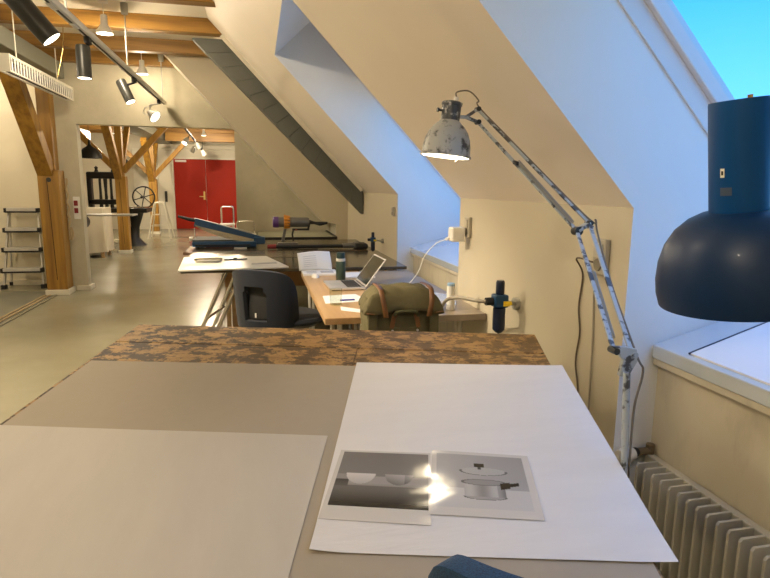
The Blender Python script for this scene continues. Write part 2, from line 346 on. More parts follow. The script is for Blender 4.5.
# grey clad raking rafter standing proud of the slope
rt = thing('raking_strut', 'dark grey clad strut running diagonally up the slope to the beams', 'strut', (K-0.02, 6.83, 1.2))
a0 = Vector((1.215, 0, 1.41)); a1 = Vector((-0.28, 0, 2.985)); b0 = Vector((1.215, 0, 1.135)); b1 = Vector((-0.63, 0, 2.985))
NP = 13
for i in range(NP):
    t0, t1 = i/NP, (i+1)/NP - 0.0015
    pts = [a0.lerp(a1, t0), a0.lerp(a1, t1), b0.lerp(b1, t1), b0.lerp(b1, t0)]
    if i == 0: pts = [a0, a0.lerp(a1, t1), b0.lerp(b1, t1), b0]
    MB().prism_xz([(p.x-0.004, p.z) for p in pts], 6.745, 6.93).build('panel', M_greyduct, rt, bevel=0.003)
MB().prism_xz([(p.x-0.008, p.z) for p in (a0+Vector((0,0,-0.02)), a1+Vector((-0.01,0,0)), b1+Vector((0.02,0,0)), b0+Vector((0,0,0.03)))], 6.752, 6.92).build('core', M_darkgrey, rt)

# partition with its wide opening
pt = struct(MB().box(-2.62, -2.33, 8.65, 8.81, 0, ZC).box(-0.29, 2.2, 8.65, 8.81, 0, ZC).box(-2.33, -0.29, 8.65, 8.81, 2.24, ZC).build('wall_partition', M_plaster))
pt.name = 'wall_back'
struct(MB().box(-6.1, -2.62, 9.22, 9.34, 0, ZC).box(-2.7, -2.62, 8.81, 9.34, 0, ZC).build('wall_left_rear', mat('left_cream_paint', (0.72, 0.66, 0.50), 0.6, var=0.06, scale=1.5)))
bpy.data.objects['wall_left_rear'].name = 'wall_back'
struct(MB().box(-6.2, -6.1, -2.6, 20.6, 0, ZC).build('wall_left', M_wall))
struct(MB().box(-6.1, 3.0, -2.7, -2.6, 0, ZC).build('wall_front', M_wall))
struct(MB().box(-6.1, 1.4, 20.5, 20.6, 0, ZC).build('wall_far', mat('far_wall_paint', (0.62, 0.57, 0.45), 0.6, var=0.06)))
struct(MB().box(1.3, 1.4, 8.93, 20.5, 0, ZC).build('wall_right', M_wall))
# skirting round the partition foot
struct(MB().box(-2.47, -2.315, 8.62, 8.65, 0, 0.06).box(-2.33, -2.295, 8.62, 8.84, 0, 0.06).build('baseboard_left', M_trim, bevel=0.004))
struct(MB().box(-0.32, 0.99, 8.62, 8.65, 0, 0.06).build('baseboard_right', M_trim, bevel=0.004))
struct(MB().box(-6.1, -2.70, 9.19, 9.22, 0, 0.07).build('baseboard_back', M_trim, bevel=0.004))
# ceiling beams: right ends are cut to the slope
def beam(y, x0=-6.05, far=False):
    xe = lambda z: (slx(z) - 0.006) if not far else 1.29
    zb = 3.0
    b_ = MB().add([(x0, y-.14, zb), (xe(zb), y-.14, zb), (xe(ZC), y-.14, ZC-.001), (x0, y-.14, ZC-.001),
                   (x0, y, zb), (xe(zb), y, zb), (xe(ZC), y, ZC-.001), (x0, y, ZC-.001)],
                  [(0,1,2,3),(7,6,5,4),(0,4,5,1),(1,5,6,2),(2,6,7,3),(3,7,4,0)]).build('ceiling_beam', M_beam, bevel=0.006, loc=(-2, y-.07, 3.0))
    return b_
names = {5.66: 'honey pine ceiling beam nearest the viewer, at the top edge', 6.73: 'honey pine ceiling beam just before the grey strut',
         7.76: 'honey pine ceiling beam whose end the grey strut hides', 8.60: 'honey pine ceiling beam against the plaster partition'}
for y, lb in names.items():
    o = beam(y) if y < 8 else None
    if o is None:
        xe = -1.03 if y > 8.1 else slx(3.0)
        o = MB().box(-6.05, xe-0.02, y-.12, y, 3.0, ZC-.001).build('ceiling_beam', M_beam, bevel=0.006, loc=(-2, y-.06, 3.0))
    tag(o, lb, 'beam', 'ceiling beams of the near room')
for y, lb in ((4.55, 'pine ceiling beam overhead between table and camera'), (3.4, 'pine ceiling beam above the stained workbench'), (2.3, 'pine ceiling beam above the balanced-arm lamp')):
    tag(beam(y), lb, 'beam', 'ceiling beams of the near room')
for k, y in enumerate([10.2, 11.6, 13.3, 14.7, 16.1, 17.5, 18.7, 19.8]):
    tag(beam(y, far=True), 'pine ceiling beam of the far room seen through the opening', 'beam', 'ceiling beams of the far room')

# grey girder along the posts
tag(MB().box(-2.86, -2.42, 1.0, 8.64, 2.80, 2.99).build('girder', M_green, bevel=0.01, loc=(-2.6, 4, 2.8)), 'green-grey painted girder running along above the wooden post', 'girder')
# ------------------------------------------------------------------ posts
def make_post(x, y, label, long_dir=-1, cross=False, wid=0.25, top=ZC-0.002, beamz=2.79, sc_=1.0):
    t = thing('timber_post', label, 'post', (x, y, 0), 'timber posts with knee braces')
    w2 = wid/2
    MB().box(x-w2, x+w2, y-w2, y+w2, 0.07, 1.62).build('lower_post', M_post, t, bevel=0.008)
    MB().box(x-w2*0.62, x+w2*0.62, y-w2*0.62, y+w2*0.8, 1.62, beamz).build('upper_post', M_post, t, bevel=0.008)
    MB().bar((x-0.03, y+long_dir*0.06, 1.60), (x-0.03, y+long_dir*1.0, beamz-0.05), wid*0.72, wid*0.72, (0, 0, 1)).build('brace', M_post, t, bevel=0.008)
    if cross:
        MB().bar((x+0.05, y, 1.72), (x+1.0, y, 2.74), wid*0.55, wid*0.6, (0, 1, 0)).build('brace', M_post, t, bevel=0.006)
        MB().bar((x-0.05, y, 1.72), (x-1.0, y, 2.74), wid*0.55, wid*0.6, (0, 1, 0)).build('brace', M_post, t, bevel=0.006)
        MB().bar((x, y+0.05, 1.72), (x, y+0.95, 2.70), wid*0.5, wid*0.5, (0, 0, 1)).build('brace', M_post, t, bevel=0.006)
    MB().bar((x+0.01, y-w2-0.001, 0.2), (x-0.015, y-w2-0.001, 1.5), 0.008, 0.004, (0, 1, 0)).build('crack', M_crack, t)
    MB().box(x-w2-0.02, x+w2+0.02, y-w2-0.02, y+w2+0.02, 0.0, 0.07).build('plinth', M_trim, t, bevel=0.006)
    return t
p1 = make_post(-2.61, 8.40, 'orange pine post with knee brace beside the stepladder')
MB().tube([(-2.60, 8.262, 1.50), (-2.60, 8.275, 1.50)], 0.03, 8).build('bolt', M_darkgrey, p1)
p2 = make_post(-2.79, 13.3, 'nearer orange timber post in the far room in front of the press', cross=True, wid=0.21, beamz=2.755)
p3 = make_post(-3.02, 18.6, 'farther orange timber post in the far room beside the metal stand', cross=True, wid=0.22, beamz=2.755)
tag(MB().box(-3.15, -2.65, 9.4, 20.4, 2.76, 2.98).build('girder', M_green, bevel=0.01, loc=(-2.9, 14, 2.76)), 'grey painted girder over the posts of the far room', 'girder')
tag(MB().box(-4.8, -4.0, 9.6, 16, 2.5, 2.75).build('duct', M_track, bevel=0.02, loc=(-4, 12, 2.5)), 'grey sheet duct under the far room ceiling at the left', 'duct')
for y in (13.3, 18.6):
    tag(MB().box(-5.0, 1.2, y-.11, y+.11, 2.755, 2.995).build('tie_beam', M_post, bevel=0.008, loc=(-2.8, y, 2.76)) if False else
        MB().box(-2.6, 1.2, y-.11, y+.11, 2.74, 2.995).build('tie_beam', M_beam, bevel=0.008, loc=(-1, y, 2.76)),
        'orange tie beam resting on the %s post of the far room' % ('nearer' if y < 15 else 'farther'), 'beam')

# ------------------------------------------------------------------ red double door
dr = struct(MB().box(-2.72, -2.66, 20.42, 20.5, 0, 2.36).box(-0.64, -0.58, 20.42, 20.5, 0, 2.36).box(-2.66, -0.64, 20.42, 20.5, 2.30, 2.36).build('door_1', M_trim, bevel=0.004))
for x0, x1 in ((-2.655, -1.655), (-1.645, -0.645)):
    MB().box(x0, x1, 20.44, 20.49, 0.01, 2.295).build('leaf', M_red, dr, bevel=0.004)
MB().box(-1.75, -1.69, 20.425, 20.44, 0.98, 1.25).box(-1.88, -1.70, 20.40, 20.42, 1.07, 1.10).build('handle', M_brass, dr, bevel=0.003)
MB().box(-2.60, -2.25, 20.39, 20.44, 2.20, 2.27).build('door_closer', M_white, dr, bevel=0.004)
for i, (z, r) in enumerate(((2.62, 0.02), (2.78, 0.02))):
    tag(MB().tube([(-3.1, 20.44, z), (1.2, 20.44, z)], r, 8).build('pipe', M_trim, smooth=True, loc=(-1, 20.44, z)),
        ('lower' if i == 0 else 'upper') + ' painted pipe running along the wall above the red door', 'pipe')
tag(MB().box(-2.98, -2.90, 20.47, 20.5, 0.9, 1.25).build('switch_panel', M_darkgrey, bevel=0.004, loc=(-2.94, 20.49, 0.9)), 'small dark panel on the white wall left of the red door', 'switch')
struct(MB().box(-3.9, -3.15, 20.40, 20.5, 0, 2.6).build('trim_6', M_trim, bevel=0.01), 'pale wall panel behind the farther post')

# ------------------------------------------------------------------ step ladder
lad = thing('stepladder', 'aluminium stepladder with four black-edged treads beside the wooden post', 'ladder', (-3.3, 8.98, 0))
def lx(s, z): return -3.215 + s * (0.250 - 0.065 * z / 1.09)
for s in (-1, 1):
    MB().bar((lx(s, 0), 8.86, 0.03), (lx(s, 1.08), 9.10, 1.08), 0.022, 0.05, (0, 1, 0)).build('stile', M_alu, lad, bevel=0.003)
    MB().bar((lx(s, 0)*1.0 + s*0.03, 9.19, 0.03), (lx(s, 1.08), 9.12, 1.04), 0.02, 0.035, (0, 1, 0)).build('rear_leg', M_alu, lad, bevel=0.003)
    MB().box(lx(s, 0)-0.03, lx(s, 0)+0.03, 8.82, 8.90, 0.0, 0.06).build('foot', M_rubber, lad, bevel=0.005)
    MB().box(lx(s, 0)+s*0.03-0.02, lx(s, 0)+s*0.03+0.02, 9.165, 9.215, 0.0, 0.05).build('foot', M_rubber, lad, bevel=0.005)
for z in (0.26, 0.54, 0.81, 1.08):
    y = 8.86 + 0.24 * z / 1.08
    tr = MB().box(lx(-1, z), lx(1, z), y-0.10, y+0.06, z-0.018, z+0.032).build('tread', M_alu, lad, bevel=0.003)
    MB().box(lx(-1, z)-0.012, lx(1, z)+0.012, y-0.112, y-0.100, z-0.034, z-0.010).box(lx(-1, z)-0.03, lx(-1, z), y-0.11, y-0.02, z-0.03, z+0.03).box(lx(1, z), lx(1, z)+0.03, y-0.11, y-0.02, z-0.03, z+0.03).build('tread_edge', M_rubber, tr, bevel=0.003)
# switch plate, rope and things on the white pier
al = thing('alarm_plate', 'cream wall plate with two red push buttons right of the wooden post', 'switch', (-2.40, 8.645, 1.0))
MB().box(-2.435, -2.355, 8.62, 8.648, 0.98, 1.28).build('plate', M_white, al, bevel=0.005)
for z in (1.19, 1.09): MB().box(-2.425, -2.375, 8.608, 8.62, z-0.03, z+0.04).build('button', M_redp, al, bevel=0.004)
pts = [(-2.452 + 0.012*math.sin(i*1.3), 8.46+0.008*math.cos(i*1.7), 1.52 - i*0.035) for i in range(24)] 
tag(MB().tube(pts + [(-2.44, 8.47, 0.72), (-2.42, 8.47, 0.80), (-2.44, 8.47, 0.88)], 0.014, 7).build('rope', M_rope, smooth=True, loc=(-2.46, 8.46, 1.5)), 'knotted hemp rope hanging down the side of the wooden post', 'rope')

# ------------------------------------------------------------------ louvred hanging luminaire
lv = thing('louvre_luminaire', 'unlit pale louvred light fitting hanging on wires before the girder', 'light', (-2.2, 7.2, 2.48))
MB().box(-2.30, -2.205, 6.25, 8.15, 2.60, 2.63).box(-2.30, -2.28, 6.25, 8.15, 2.47, 2.60).box(-2.30, -2.20, 6.23, 6.25, 2.47, 2.63).box(-2.30, -2.20, 8.15, 8.17, 2.47, 2.63).box(-2.22, -2.20, 6.25, 8.15, 2.47, 2.485).box(-2.22, -2.20, 6.25, 8.15, 2.60, 2.615).build('housing', M_trim, lv)
for i in range(26):
    y = 6.275 + i * 0.0725
    MB().box(-2.206, -2.20, y, y+0.030, 2.485, 2.60).build('louvre', M_white, lv)
MB().box(-2.279, -2.270, 6.26, 8.14, 2.486, 2.599).build('recess', mat('louvre_shade', (0.02, 0.012, 0.012), 0.8), lv)  # near-black backing stands in for the shade between the louvres
for y in (6.55, 7.75):
    MB().tube([(-2.25, y, 2.63), (-2.25, y, ZC)], 0.006, 6).build('suspension_wire', M_trim, lv)
tag(MB().tube([(-1.9, 6.9, ZC), (-1.9, 6.9, 3.14), (-2.12, 7.6, 2.98), (-2.2, 7.6, 2.66)], 0.006, 6).build('cable', M_brass, loc=(-1.9, 6.9, 3.1)), 'thin cable sagging from ceiling towards the louvred fitting', 'cable')

# ------------------------------------------------------------------ ceiling track and its spots
trk = thing('lighting_track', 'long grey lighting track hanging on rods below the near room beams', 'track', (-1.19, 5.5, 2.53))
MB().box(-1.218, -1.162, 1.6, 8.55, 2.52, 2.562).build('rail', mat('track_alu_paint', (0.75, 0.73, 0.64), 0.4), trk, bevel=0.004)
MB().box(-1.197, -1.183, 1.6, 8.55, 2.516, 2.5199).build('slot', M_rubber, trk)
for y in (2.6, 4.4, 6.28, 8.45):
    MB().tube([(-1.19, y, 2.556), (-1.19, y, 3.06)], 0.007, 8).build('rod', mat('rod_grey', (0.28, 0.27, 0.23), 0.5), trk)
    MB().lathe([(0.012, 3.045), (0.032, 3.05), (0.034, 3.12), (0.034, ZC-0.001)], 16, Matrix.Translation((-1.19, y, 0)), cap0=True).build('rod_canopy', M_track, trk, smooth=True)
for y in (4.05, 4.5):
    MB().box(-1.205, -1.175, y, y+0.12, 2.508, 2.516).build('adapter', M_white, trk)
def cyl_spot(label, top, d, length, rad, yb, energy, ang=70):
    top = Vector(top); d = Vector(d).normalized(); t = thing('track_spot', label, 'spotlight', (-1.19, yb, 2.51), 'cylindrical spots on the lighting track')
    M = axisM(top, d)
    MB().lathe([(0.001, 0), (rad*0.92, 0.0), (rad, 0.01), (rad, length), (rad*0.93, length), (rad*0.92, length-0.004)], 28, M).build('body', M_darkgrey, t, smooth=True)
    MB().lathe([(0.0005, length-0.002), (rad*0.915, length-0.002)], 24, M).build('lens', M_spotlens, t)
    MB().box(-1.208, -1.172, yb-0.04, yb+0.04, 2.47, 2.514).tube([(-1.19, yb, 2.47), tuple(top + d*0.06)], 0.011, 8).build('bracket', M_rubber, t)
    e = top + d*(length+0.02); lamp('SPOT', 'spot_beam', e, energy, t, e + d, ang, 0.03, blend=0.8)
    return t
cyl_spot('large dark cylindrical track spot nearest, at the upper left corner', (-1.09, 3.10, 2.33), (0.20, 0.03, -0.25), 0.28, 0.048, 3.02, 230, 75)
cyl_spot('upright dark cylindrical track spot pointing straight down', (-1.232, 4.9, 2.46), (0.0, -0.05, -1), 0.235, 0.051, 4.88, 150, 85)
cyl_spot('slanted dark cylindrical track spot, middle of the track', (-1.33, 6.6, 2.49), (0.09, -0.04, -0.20), 0.235, 0.050, 6.55, 80, 80)
t = thing('bell_spot', 'small grey bell-shaped track spot at the far end of the track', 'spotlight', (-1.25, 8.1, 2.51))
MB().box(-1.208, -1.172, 8.06, 8.14, 2.47, 2.514).build('adapter', M_rubber, t)
MB().tube([(-1.19, 8.1, 2.47), (-1.30, 8.1, 2.45), (-1.30, 8.1, 2.34)], 0.012, 8).tube([(-1.27, 8.1, 2.44), (-1.36, 8.1, 2.42), (-1.39, 8.1, 2.35), (-1.32, 8.1, 2.32)], 0.006, 6).build('stem', M_track, t, smooth=True)
M = axisM((-1.32, 8.1, 2.37), (0.12, -0.07, -0.10))
MB().lathe([(0.02, 0), (0.035, 0.02), (0.045, 0.06), (0.08, 0.11), (0.082, 0.13), (0.078, 0.13), (0.042, 0.065)], 24, M, cap0=True).build('shade', M_track, t, smooth=True)
MB().lathe([(0.0005, 0.118), (0.074, 0.118)], 24, M).build('lens', M_spotlens, t)
lamp('SPOT', 'spot_beam', M @ Vector((0, 0, 0.14)), 35, t, M @ Vector((0, 0, 1)), 90, 0.03)
# unseen spot added on the track to brighten the floor by the bench
for y, tx, ty in ((2.1, -1.25, 2.9),):
    cyl_spot('unseen track spot added above the stained workbench to light the floor', (-1.10, y, 2.46), (tx+1.10, ty-y, -2.3), 0.22, 0.048, y, 380, 42)

# pendants with small bell shades
PEND = 0.58
def pendant(x, y, zb, label, energy=60, zt=ZC, s=1.0, grp='small bell pendants'):
    t = thing('pendant_lamp', label, 'lamp', (x, y, zb), grp)
    M = Matrix.Translation((x, y, zb)) @ Matrix.Scale(s, 4)
    MB().lathe([(0.024, 0.17), (0.030, 0.165), (0.032, 0.09), (0.05, 0.055), (0.066, 0.03), (0.072, 0.0), (0.069, 0.0), (0.045, 0.05), (0.028, 0.085)], 24, M, cap0=True).build('shade', M_white, t, smooth=True)
    MB().lathe([(0.0005, -0.001), (0.067, -0.001)], 24, M).build('bulb', M_spotlens, t)
    MB().tube([(x, y, zb+0.17*s), (x, y, zt)], 0.004, 6).build('cord', M_wirew, t)
    MB().lathe([(0.004, zt-0.03), (0.045, zt-0.02), (0.048, zt-0.001)], 20, Matrix.Translation((x, y, 0)), cap0=True).build('ceiling_rose', M_white, t, smooth=True)
    lamp('POINT', 'lamp_light', (x, y, zb-0.03), energy*PEND, t, size=0.05)
    return t
pendant(-1.37, 6.25, 2.855, 'small white bell pendant between the nearer ceiling beams', 110)
pendant(-1.385, 8.2, 2.835, 'small white bell pendant close to the plaster partition', 40)
for x, y, e, lb in ((-1.37, 4.0, 95, 'unseen bell pendant added left of the track, beyond the bench'), (-1.37, 1.6, 95, 'unseen bell pendant added above the left end of the bench'),
                    (-3.9, 2.5, 120, 'unseen bell pendant added near the left wall beside the bench'), (-3.9, 5.5, 120, 'unseen bell pendant added near the left wall, midway down the room'),
                    (-1.0, -0.9, 130, 'unseen bell pendant added behind the camera'), (-3.9, 8.3, 110, 'unseen bell pendant added over the stepladder')):
    pendant(x, y, 2.85, lb, e)  # out-of-view pendants added as ambient light for the near room
for x, y, e, lb in ((-1.42, 14.5, 190, 'nearer bell pendant before the red door'), (-1.35, 16.6, 170, 'farther bell pendant before the red door'),
                (-3.6, 16.8, 330, 'bell pendant behind the old press'), (-0.4, 11.3, 330, 'unseen bell pendant added over the far room floor behind the partition')):
    pendant(x, y, 2.76, lb, e, grp='bell pendants of the far room')  # the last one is out of view, added to brighten the far room
# far room track with spots
tk = thing('lighting_track', 'black lighting track with small spots before the red door', 'track', (-1.45, 15, 2.55))
MB().bar((-1.42, 12.9, 2.62), (-1.62, 19.6, 2.50), 0.04, 0.04).build('rail', M_rubber, tk)
for y in (13.2, 19.0): MB().tube([(-1.43 if y < 15 else -1.6, y, 2.62 if y < 15 else 2.52), (-1.43 if y < 15 else -1.6, y, ZC if y > 15 else 3.1)], 0.008, 6).build('rod', M_rubber, tk)
for k, y in enumerate((14.2, 15.3, 16.4, 17.6)):
    x = -1.42 - 0.03*(y-12.9); z = 2.62 - 0.018*(y-12.9) - 0.10
    t = thing('track_spot', 'small grey spot on the far track, %s from the opening' % ('nearest', 'second', 'third', 'fourth')[k], 'spotlight', (x, y, z), 'spots on the far track')
    d = Vector((0.5 if k % 2 else -0.5, 0.1 if k else -0.8, -1)).normalized(); M = axisM((x+(0.06 if k % 2 else -0.06), y, z), d)
    MB().lathe([(0.04, 0), (0.055, 0.03), (0.07, 0.16), (0.066, 0.16), (0.05, 0.05)], 18, M, cap0=True).build('shade', M_track, t, smooth=True)
    MB().lathe([(0.0005, 0.145), (0.062, 0.145)], 18, M).build('lens', M_spotlens, t)
    MB().tube([(x, y, z+0.078), tuple(M @ Vector((0, 0, 0.03)))], 0.012, 6).build('bracket', M_rubber, t)
lamp('SPOT', 'spot_beam', (-1.5, 16.4, 2.40), 260, tk, (-1.6, 20.4, 1.0), 100, 0.05)
# black dome pendant of the press corner
for x, y, s, lb in ((-3.03, 12.0, 1.0, 'large black dome pendant hanging at the left over the press'), (-3.40, 16.4, 1.0, 'farther black dome pendant half hidden behind the timber post')):
    t = thing('dome_pendant', lb, 'lamp', (x, y, 1.93), 'black dome pendants')
    M = Matrix.Translation((x, y, 1.93))
    MB().lathe([(0.02, 0.33), (0.025, 0.25), (0.045, 0.22), (0.12, 0.17), (0.19, 0.08), (0.21, 0.0), (0.205, 0.0), (0.18, 0.075), (0.12, 0.15)], 28, M, cap0=True).build('shade', M_iron, t, smooth=True)
    MB().tube([(x, y, 2.26), (x, y, 2.759 if y < 14 else ZC)], 0.006, 6).build('cord', M_rubber, t)
    MB().lathe([(0.001, 0.03), (0.04, 0.05), (0.05, 0.09), (0.03, 0.14)], 14, M).build('bulb', M_bulb, t)
    lamp('SPOT', 'lamp_light', (x, y, 1.99), 170, t, (x, y, 0), 130, 0.05)

# ------------------------------------------------------------------ far room: press, cloth table, stand
pr = thing('printing_press', 'old black cast-iron hand press with twin uprights and spoked wheel', 'press', (-3.4, 15.0, 0))
for x in (-3.84, -3.16):
    MB().box(x-0.05, x+0.05, 14.9, 15.1, 0.0, 1.70).build('upright', M_iron, pr, bevel=0.02)
for x in (-3.62, -3.50, -3.38):
    MB().tube([(x, 15.0, 0.9), (x, 15.0, 1.25), (x, 15.0, 1.62)], [0.045, 0.03, 0.05 if x == -3.50 else 0.03], 8).build('screw', M_iron, pr, smooth=True)
MB().box(-3.89, -3.11, 14.88, 15.12, 1.58, 1.74).build('crosshead', M_iron, pr, bevel=0.04)
MB().box(-3.89, -3.11, 14.9, 15.1, 0.98, 1.10).build('platen', M_iron, pr, bevel=0.02)
for x in (-3.68, -3.32): MB().lathe([(0.05, 1.74), (0.03, 1.80), (0.045, 1.84), (0.001, 1.88)], 12, Matrix.Translation((x, 15, 0))).build('finial', M_iron, pr, smooth=True)
MB().box(-4.2, -2.55, 14.6, 15.4, 0.80, 0.90).build('bed', M_iron, pr, bevel=0.01)
MB().box(-3.2, -2.6, 14.7, 15.3, 0.901, 0.93).build('bed_plate', M_steel, pr, bevel=0.004)
MB().tube([(-2.95, 15, 0.0), (-2.95, 15, 0.2), (-2.9, 15, 0.45), (-2.85, 15, 0.8)], [0.3, 0.14, 0.10, 0.16], 12).tube([(-3.8, 15, 0.0), (-3.8, 15, 0.2), (-3.8, 15, 0.8)], [0.3, 0.14, 0.12], 12).build('pedestal', M_iron, pr, smooth=True)
wc = Vector((-2.73, 15.35, 1.15))
MB().tube([wc + Vector((0.255*math.cos(a*PI/14), 0, 0.255*math.sin(a*PI/14))) for a in range(29)], 0.018, 8, close=False).build('wheel_rim', M_iron, pr, smooth=True)
for k in range(6):
    a = k*PI/3 + 0.3; MB().tube([wc, wc + Vector((0.25*math.cos(a), 0, 0.25*math.sin(a)))], 0.012, 6).build('spoke', M_iron, pr)
MB().tube([wc + Vector((0, -0.3, 0)), wc + Vector((0, 0.05, 0))], 0.03, 10).build('axle', M_iron, pr, smooth=True)
# cloth covered table
ct = thing('cloth_table', 'table covered to the floor with a cream cloth behind the opening', 'table', (-3.5, 13.2, 0))
MB().box(-4.3, -2.98, 12.4, 13.0, 0.93, 0.975).build('tabletop', M_oak, ct, bevel=0.004)
for x, y in ((-4.25, 12.45), (-3.04, 12.45), (-4.25, 12.95), (-3.04, 12.95)): MB().box(x-.03, x+.03, y-.03, y+.03, 0, 0.93).build('leg', M_oak, ct)
def drape(u, v):
    L = 2*(1.34+0.64); s = u*L; x, y = -4.31, 12.39
    if s < 1.34: x += s
    elif s < 1.98: x += 1.34; y += s-1.34
    elif s < 3.32: x += 1.34-(s-1.98); y += 0.64
    else: y += 0.64-(s-3.32)
    out = 0.018*math.sin(s*19)*v + 0.02*v; cx, cy = -3.64, 12.71
    dx, dy = x-cx, y-cy; n_ = math.hypot(dx, dy)
    return (x + dx/n_*out, y + dy/n_*out, 0.985 - v*(0.88+0.02*math.sin(s*3)))
cm = MB().grid(90, 8, drape); cm.add([(-4.31, 12.39, 0.985), (-2.97, 12.39, 0.985), (-2.97, 13.03, 0.985), (-4.31, 13.03, 0.985)], [(0, 1, 2, 3)])
tag(cm.build('tablecloth', M_cloth, smooth=True, loc=(-3.64, 12.71, 0.98)), 'cream cloth hanging in folds over the far room table', 'cloth')
# bed of a small etching press projecting past the jamb
eb = thing('etching_press', 'long flat press bed reaching past the left jamb of the opening', 'press', (-2.9, 11.0, 0))
MB().box(-3.6, -2.10, 10.7, 11.15, 0.915, 0.94).build('bed', M_track, eb, bevel=0.003)
MB().tube([(-3.0, 10.75, 0.80), (-3.0, 11.1, 0.80)], 0.12, 20).build('roller', M_iron, eb, smooth=True)
MB().box(-3.12, -2.98, 10.7, 10.76, 0.0, 0.9).box(-3.12, -2.98, 11.08, 11.14, 0.0, 0.9).build('side_frame', M_iron, eb, bevel=0.01)
MB().box(-3.55, -3.47, 10.72, 11.12, 0.0, 0.914).build('end_frame', M_iron, eb, bevel=0.01)
# metal stand / tall stool
st = thing('tall_stool', 'tall grey metal stool with splayed legs beside the farther post', 'stool', (-2.62, 17.0, 0))
for sx_, sy_ in ((-1, -1), (1, -1), (-1, 1), (1, 1)):
    MB().tube([(-2.62+sx_*0.30, 17.0+sy_*0.3, 0.0), (-2.62+sx_*0.12, 17.0+sy_*0.12, 0.98)], 0.018, 8).build('leg', M_trim, st, smooth=True)
MB().lathe([(0.001, 0.99), (0.16, 0.99), (0.17, 0.975), (0.16, 0.955), (0.001, 0.955)], 20, Matrix.Translation((-2.62, 17.0, 0))).build('seat', M_trim, st, smooth=True)
for z, r in ((0.35, 0.235), (0.65, 0.18)):
    MB().bar((-2.62-r, 17-r, z), (-2.62+r, 17-r, z), 0.02, 0.02).bar((-2.62-r, 17+r, z), (-2.62+r, 17+r, z), 0.02, 0.02).build('stretcher', M_trim, st)
# wooden board and shelf behind the press
tag(MB().box(-5.6, -4.86, 17.4, 17.5, 0.0, 1.45).build('chipboard_panel', mat('chipboard', (0.50, 0.30, 0.10), 0.6, var=0.2), bevel=0.004, loc=(-4, 17.45, 0)), 'ochre board standing on the floor behind the press', 'board')

# ================================================================== RIGHT WALL FITTINGS
def socket(y, z, h, label, w=0.075):
    t = thing('wall_socket', label, 'socket', (K, y, z), 'sockets on the knee wall')
    MB().box(K-0.022, K-0.001, y-w/2, y+w/2, z-h/2, z+h/2).build('plate', mat('old_socket_plastic', (0.42, 0.38, 0.29), 0.4), t, bevel=0.005)
    MB().box(K-0.030, K-0.0215, y-w*0.34, y+w*0.34, z-h*0.02, z+h*0.38).build('rocker', mat('old_socket_light', (0.48, 0.44, 0.34), 0.4), t, bevel=0.003)
    MB().tube([(K-0.026, y, z-h*0.22), (K-0.0215, y, z-h*0.22)], w*0.30, 16).build('outlet', mat('socket_dark', (0.20, 0.18, 0.13), 0.5), t)
    return t
socket(1.862, 1.212, 0.13, 'beige double wall socket behind the lamp elbow')
socket(3.235, 1.225, 0.12, 'beige wall socket holding the white charger')
sw_ = socket(5.17, 1.236, 0.085, 'small beige switch by the far window recess', 0.05)
pw = thing('power_adapter', 'white laptop charger plugged into the middle wall socket', 'charger', (K-0.05, 3.25, 1.2))
MB().box(K-0.115, K-0.032, 3.21, 3.29, 1.14, 1.225).build('body', M_white, pw, bevel=0.01)
MB().tube([(K-0.115, 3.26, 1.16), (K-0.135, 3.27, 1.15)], 0.009, 8).build('strain_relief', M_white, pw)
def smooth_path(pts, n=8):
    pts = [Vector(p) for p in pts]; out = []
    for i in range(len(pts)-1):
        p0 = pts[max(i-1, 0)]; p1 = pts[i]; p2 = pts[i+1]; p3 = pts[min(i+2, len(pts)-1)]
        for k in range(n):
            t = k/n; out.append(0.5*((2*p1)+(-p0+p2)*t+(2*p0-5*p1+4*p2-p3)*t*t+(-p0+3*p1-3*p2+p3)*t*t*t))
    return out + [pts[-1]]
tag(MB().tube(smooth_path([(K-0.135, 3.27, 1.15), (1.04, 3.32, 1.12), (0.99, 3.38, 1.04), (0.97, 3.45, 0.93), (0.93, 3.60, 0.82), (0.86, 3.8, 0.782), (0.74, 4.02, 0.786)]), 0.0026, 6).build('charger_cable', M_wirew, smooth=True, loc=(1.0, 3.3, 1.1)), 'thin white cable curving from the charger down to the laptop', 'cable')
tag(MB().tube(smooth_path([(K-0.03, 1.885, 1.19), (K-0.05, 1.96, 1.195), (K-0.008, 1.98, 1.13), (K-0.006, 1.995, 1.0), (K-0.006, 1.975, 0.9), (K-0.006, 1.99, 0.78), (K-0.006, 1.955, 0.63), (K-0.006, 1.96, 0.3), (K-0.006, 1.95, 0.02)]), 0.0035, 6).build('lamp_cord', mat('brown_cord', (0.12, 0.09, 0.06), 0.6), smooth=True, loc=(K, 1.95, 1.1)), 'thin dark cord hanging wavily from the near wall socket', 'cord')
tag(MB().tube(smooth_path([(K-0.03, 1.86, 1.15), (K-0.006, 1.90, 1.08), (K-0.006, 1.885, 0.9), (K-0.006, 1.88, 0.7), (K-0.006, 1.87, 0.4), (K-0.006, 1.87, 0.02)]), 0.0035, 6).build('lamp_cord', M_wire, smooth=True, loc=(K, 1.88, 1.1)), 'thin beige cord hanging straight from the near wall socket', 'cord')

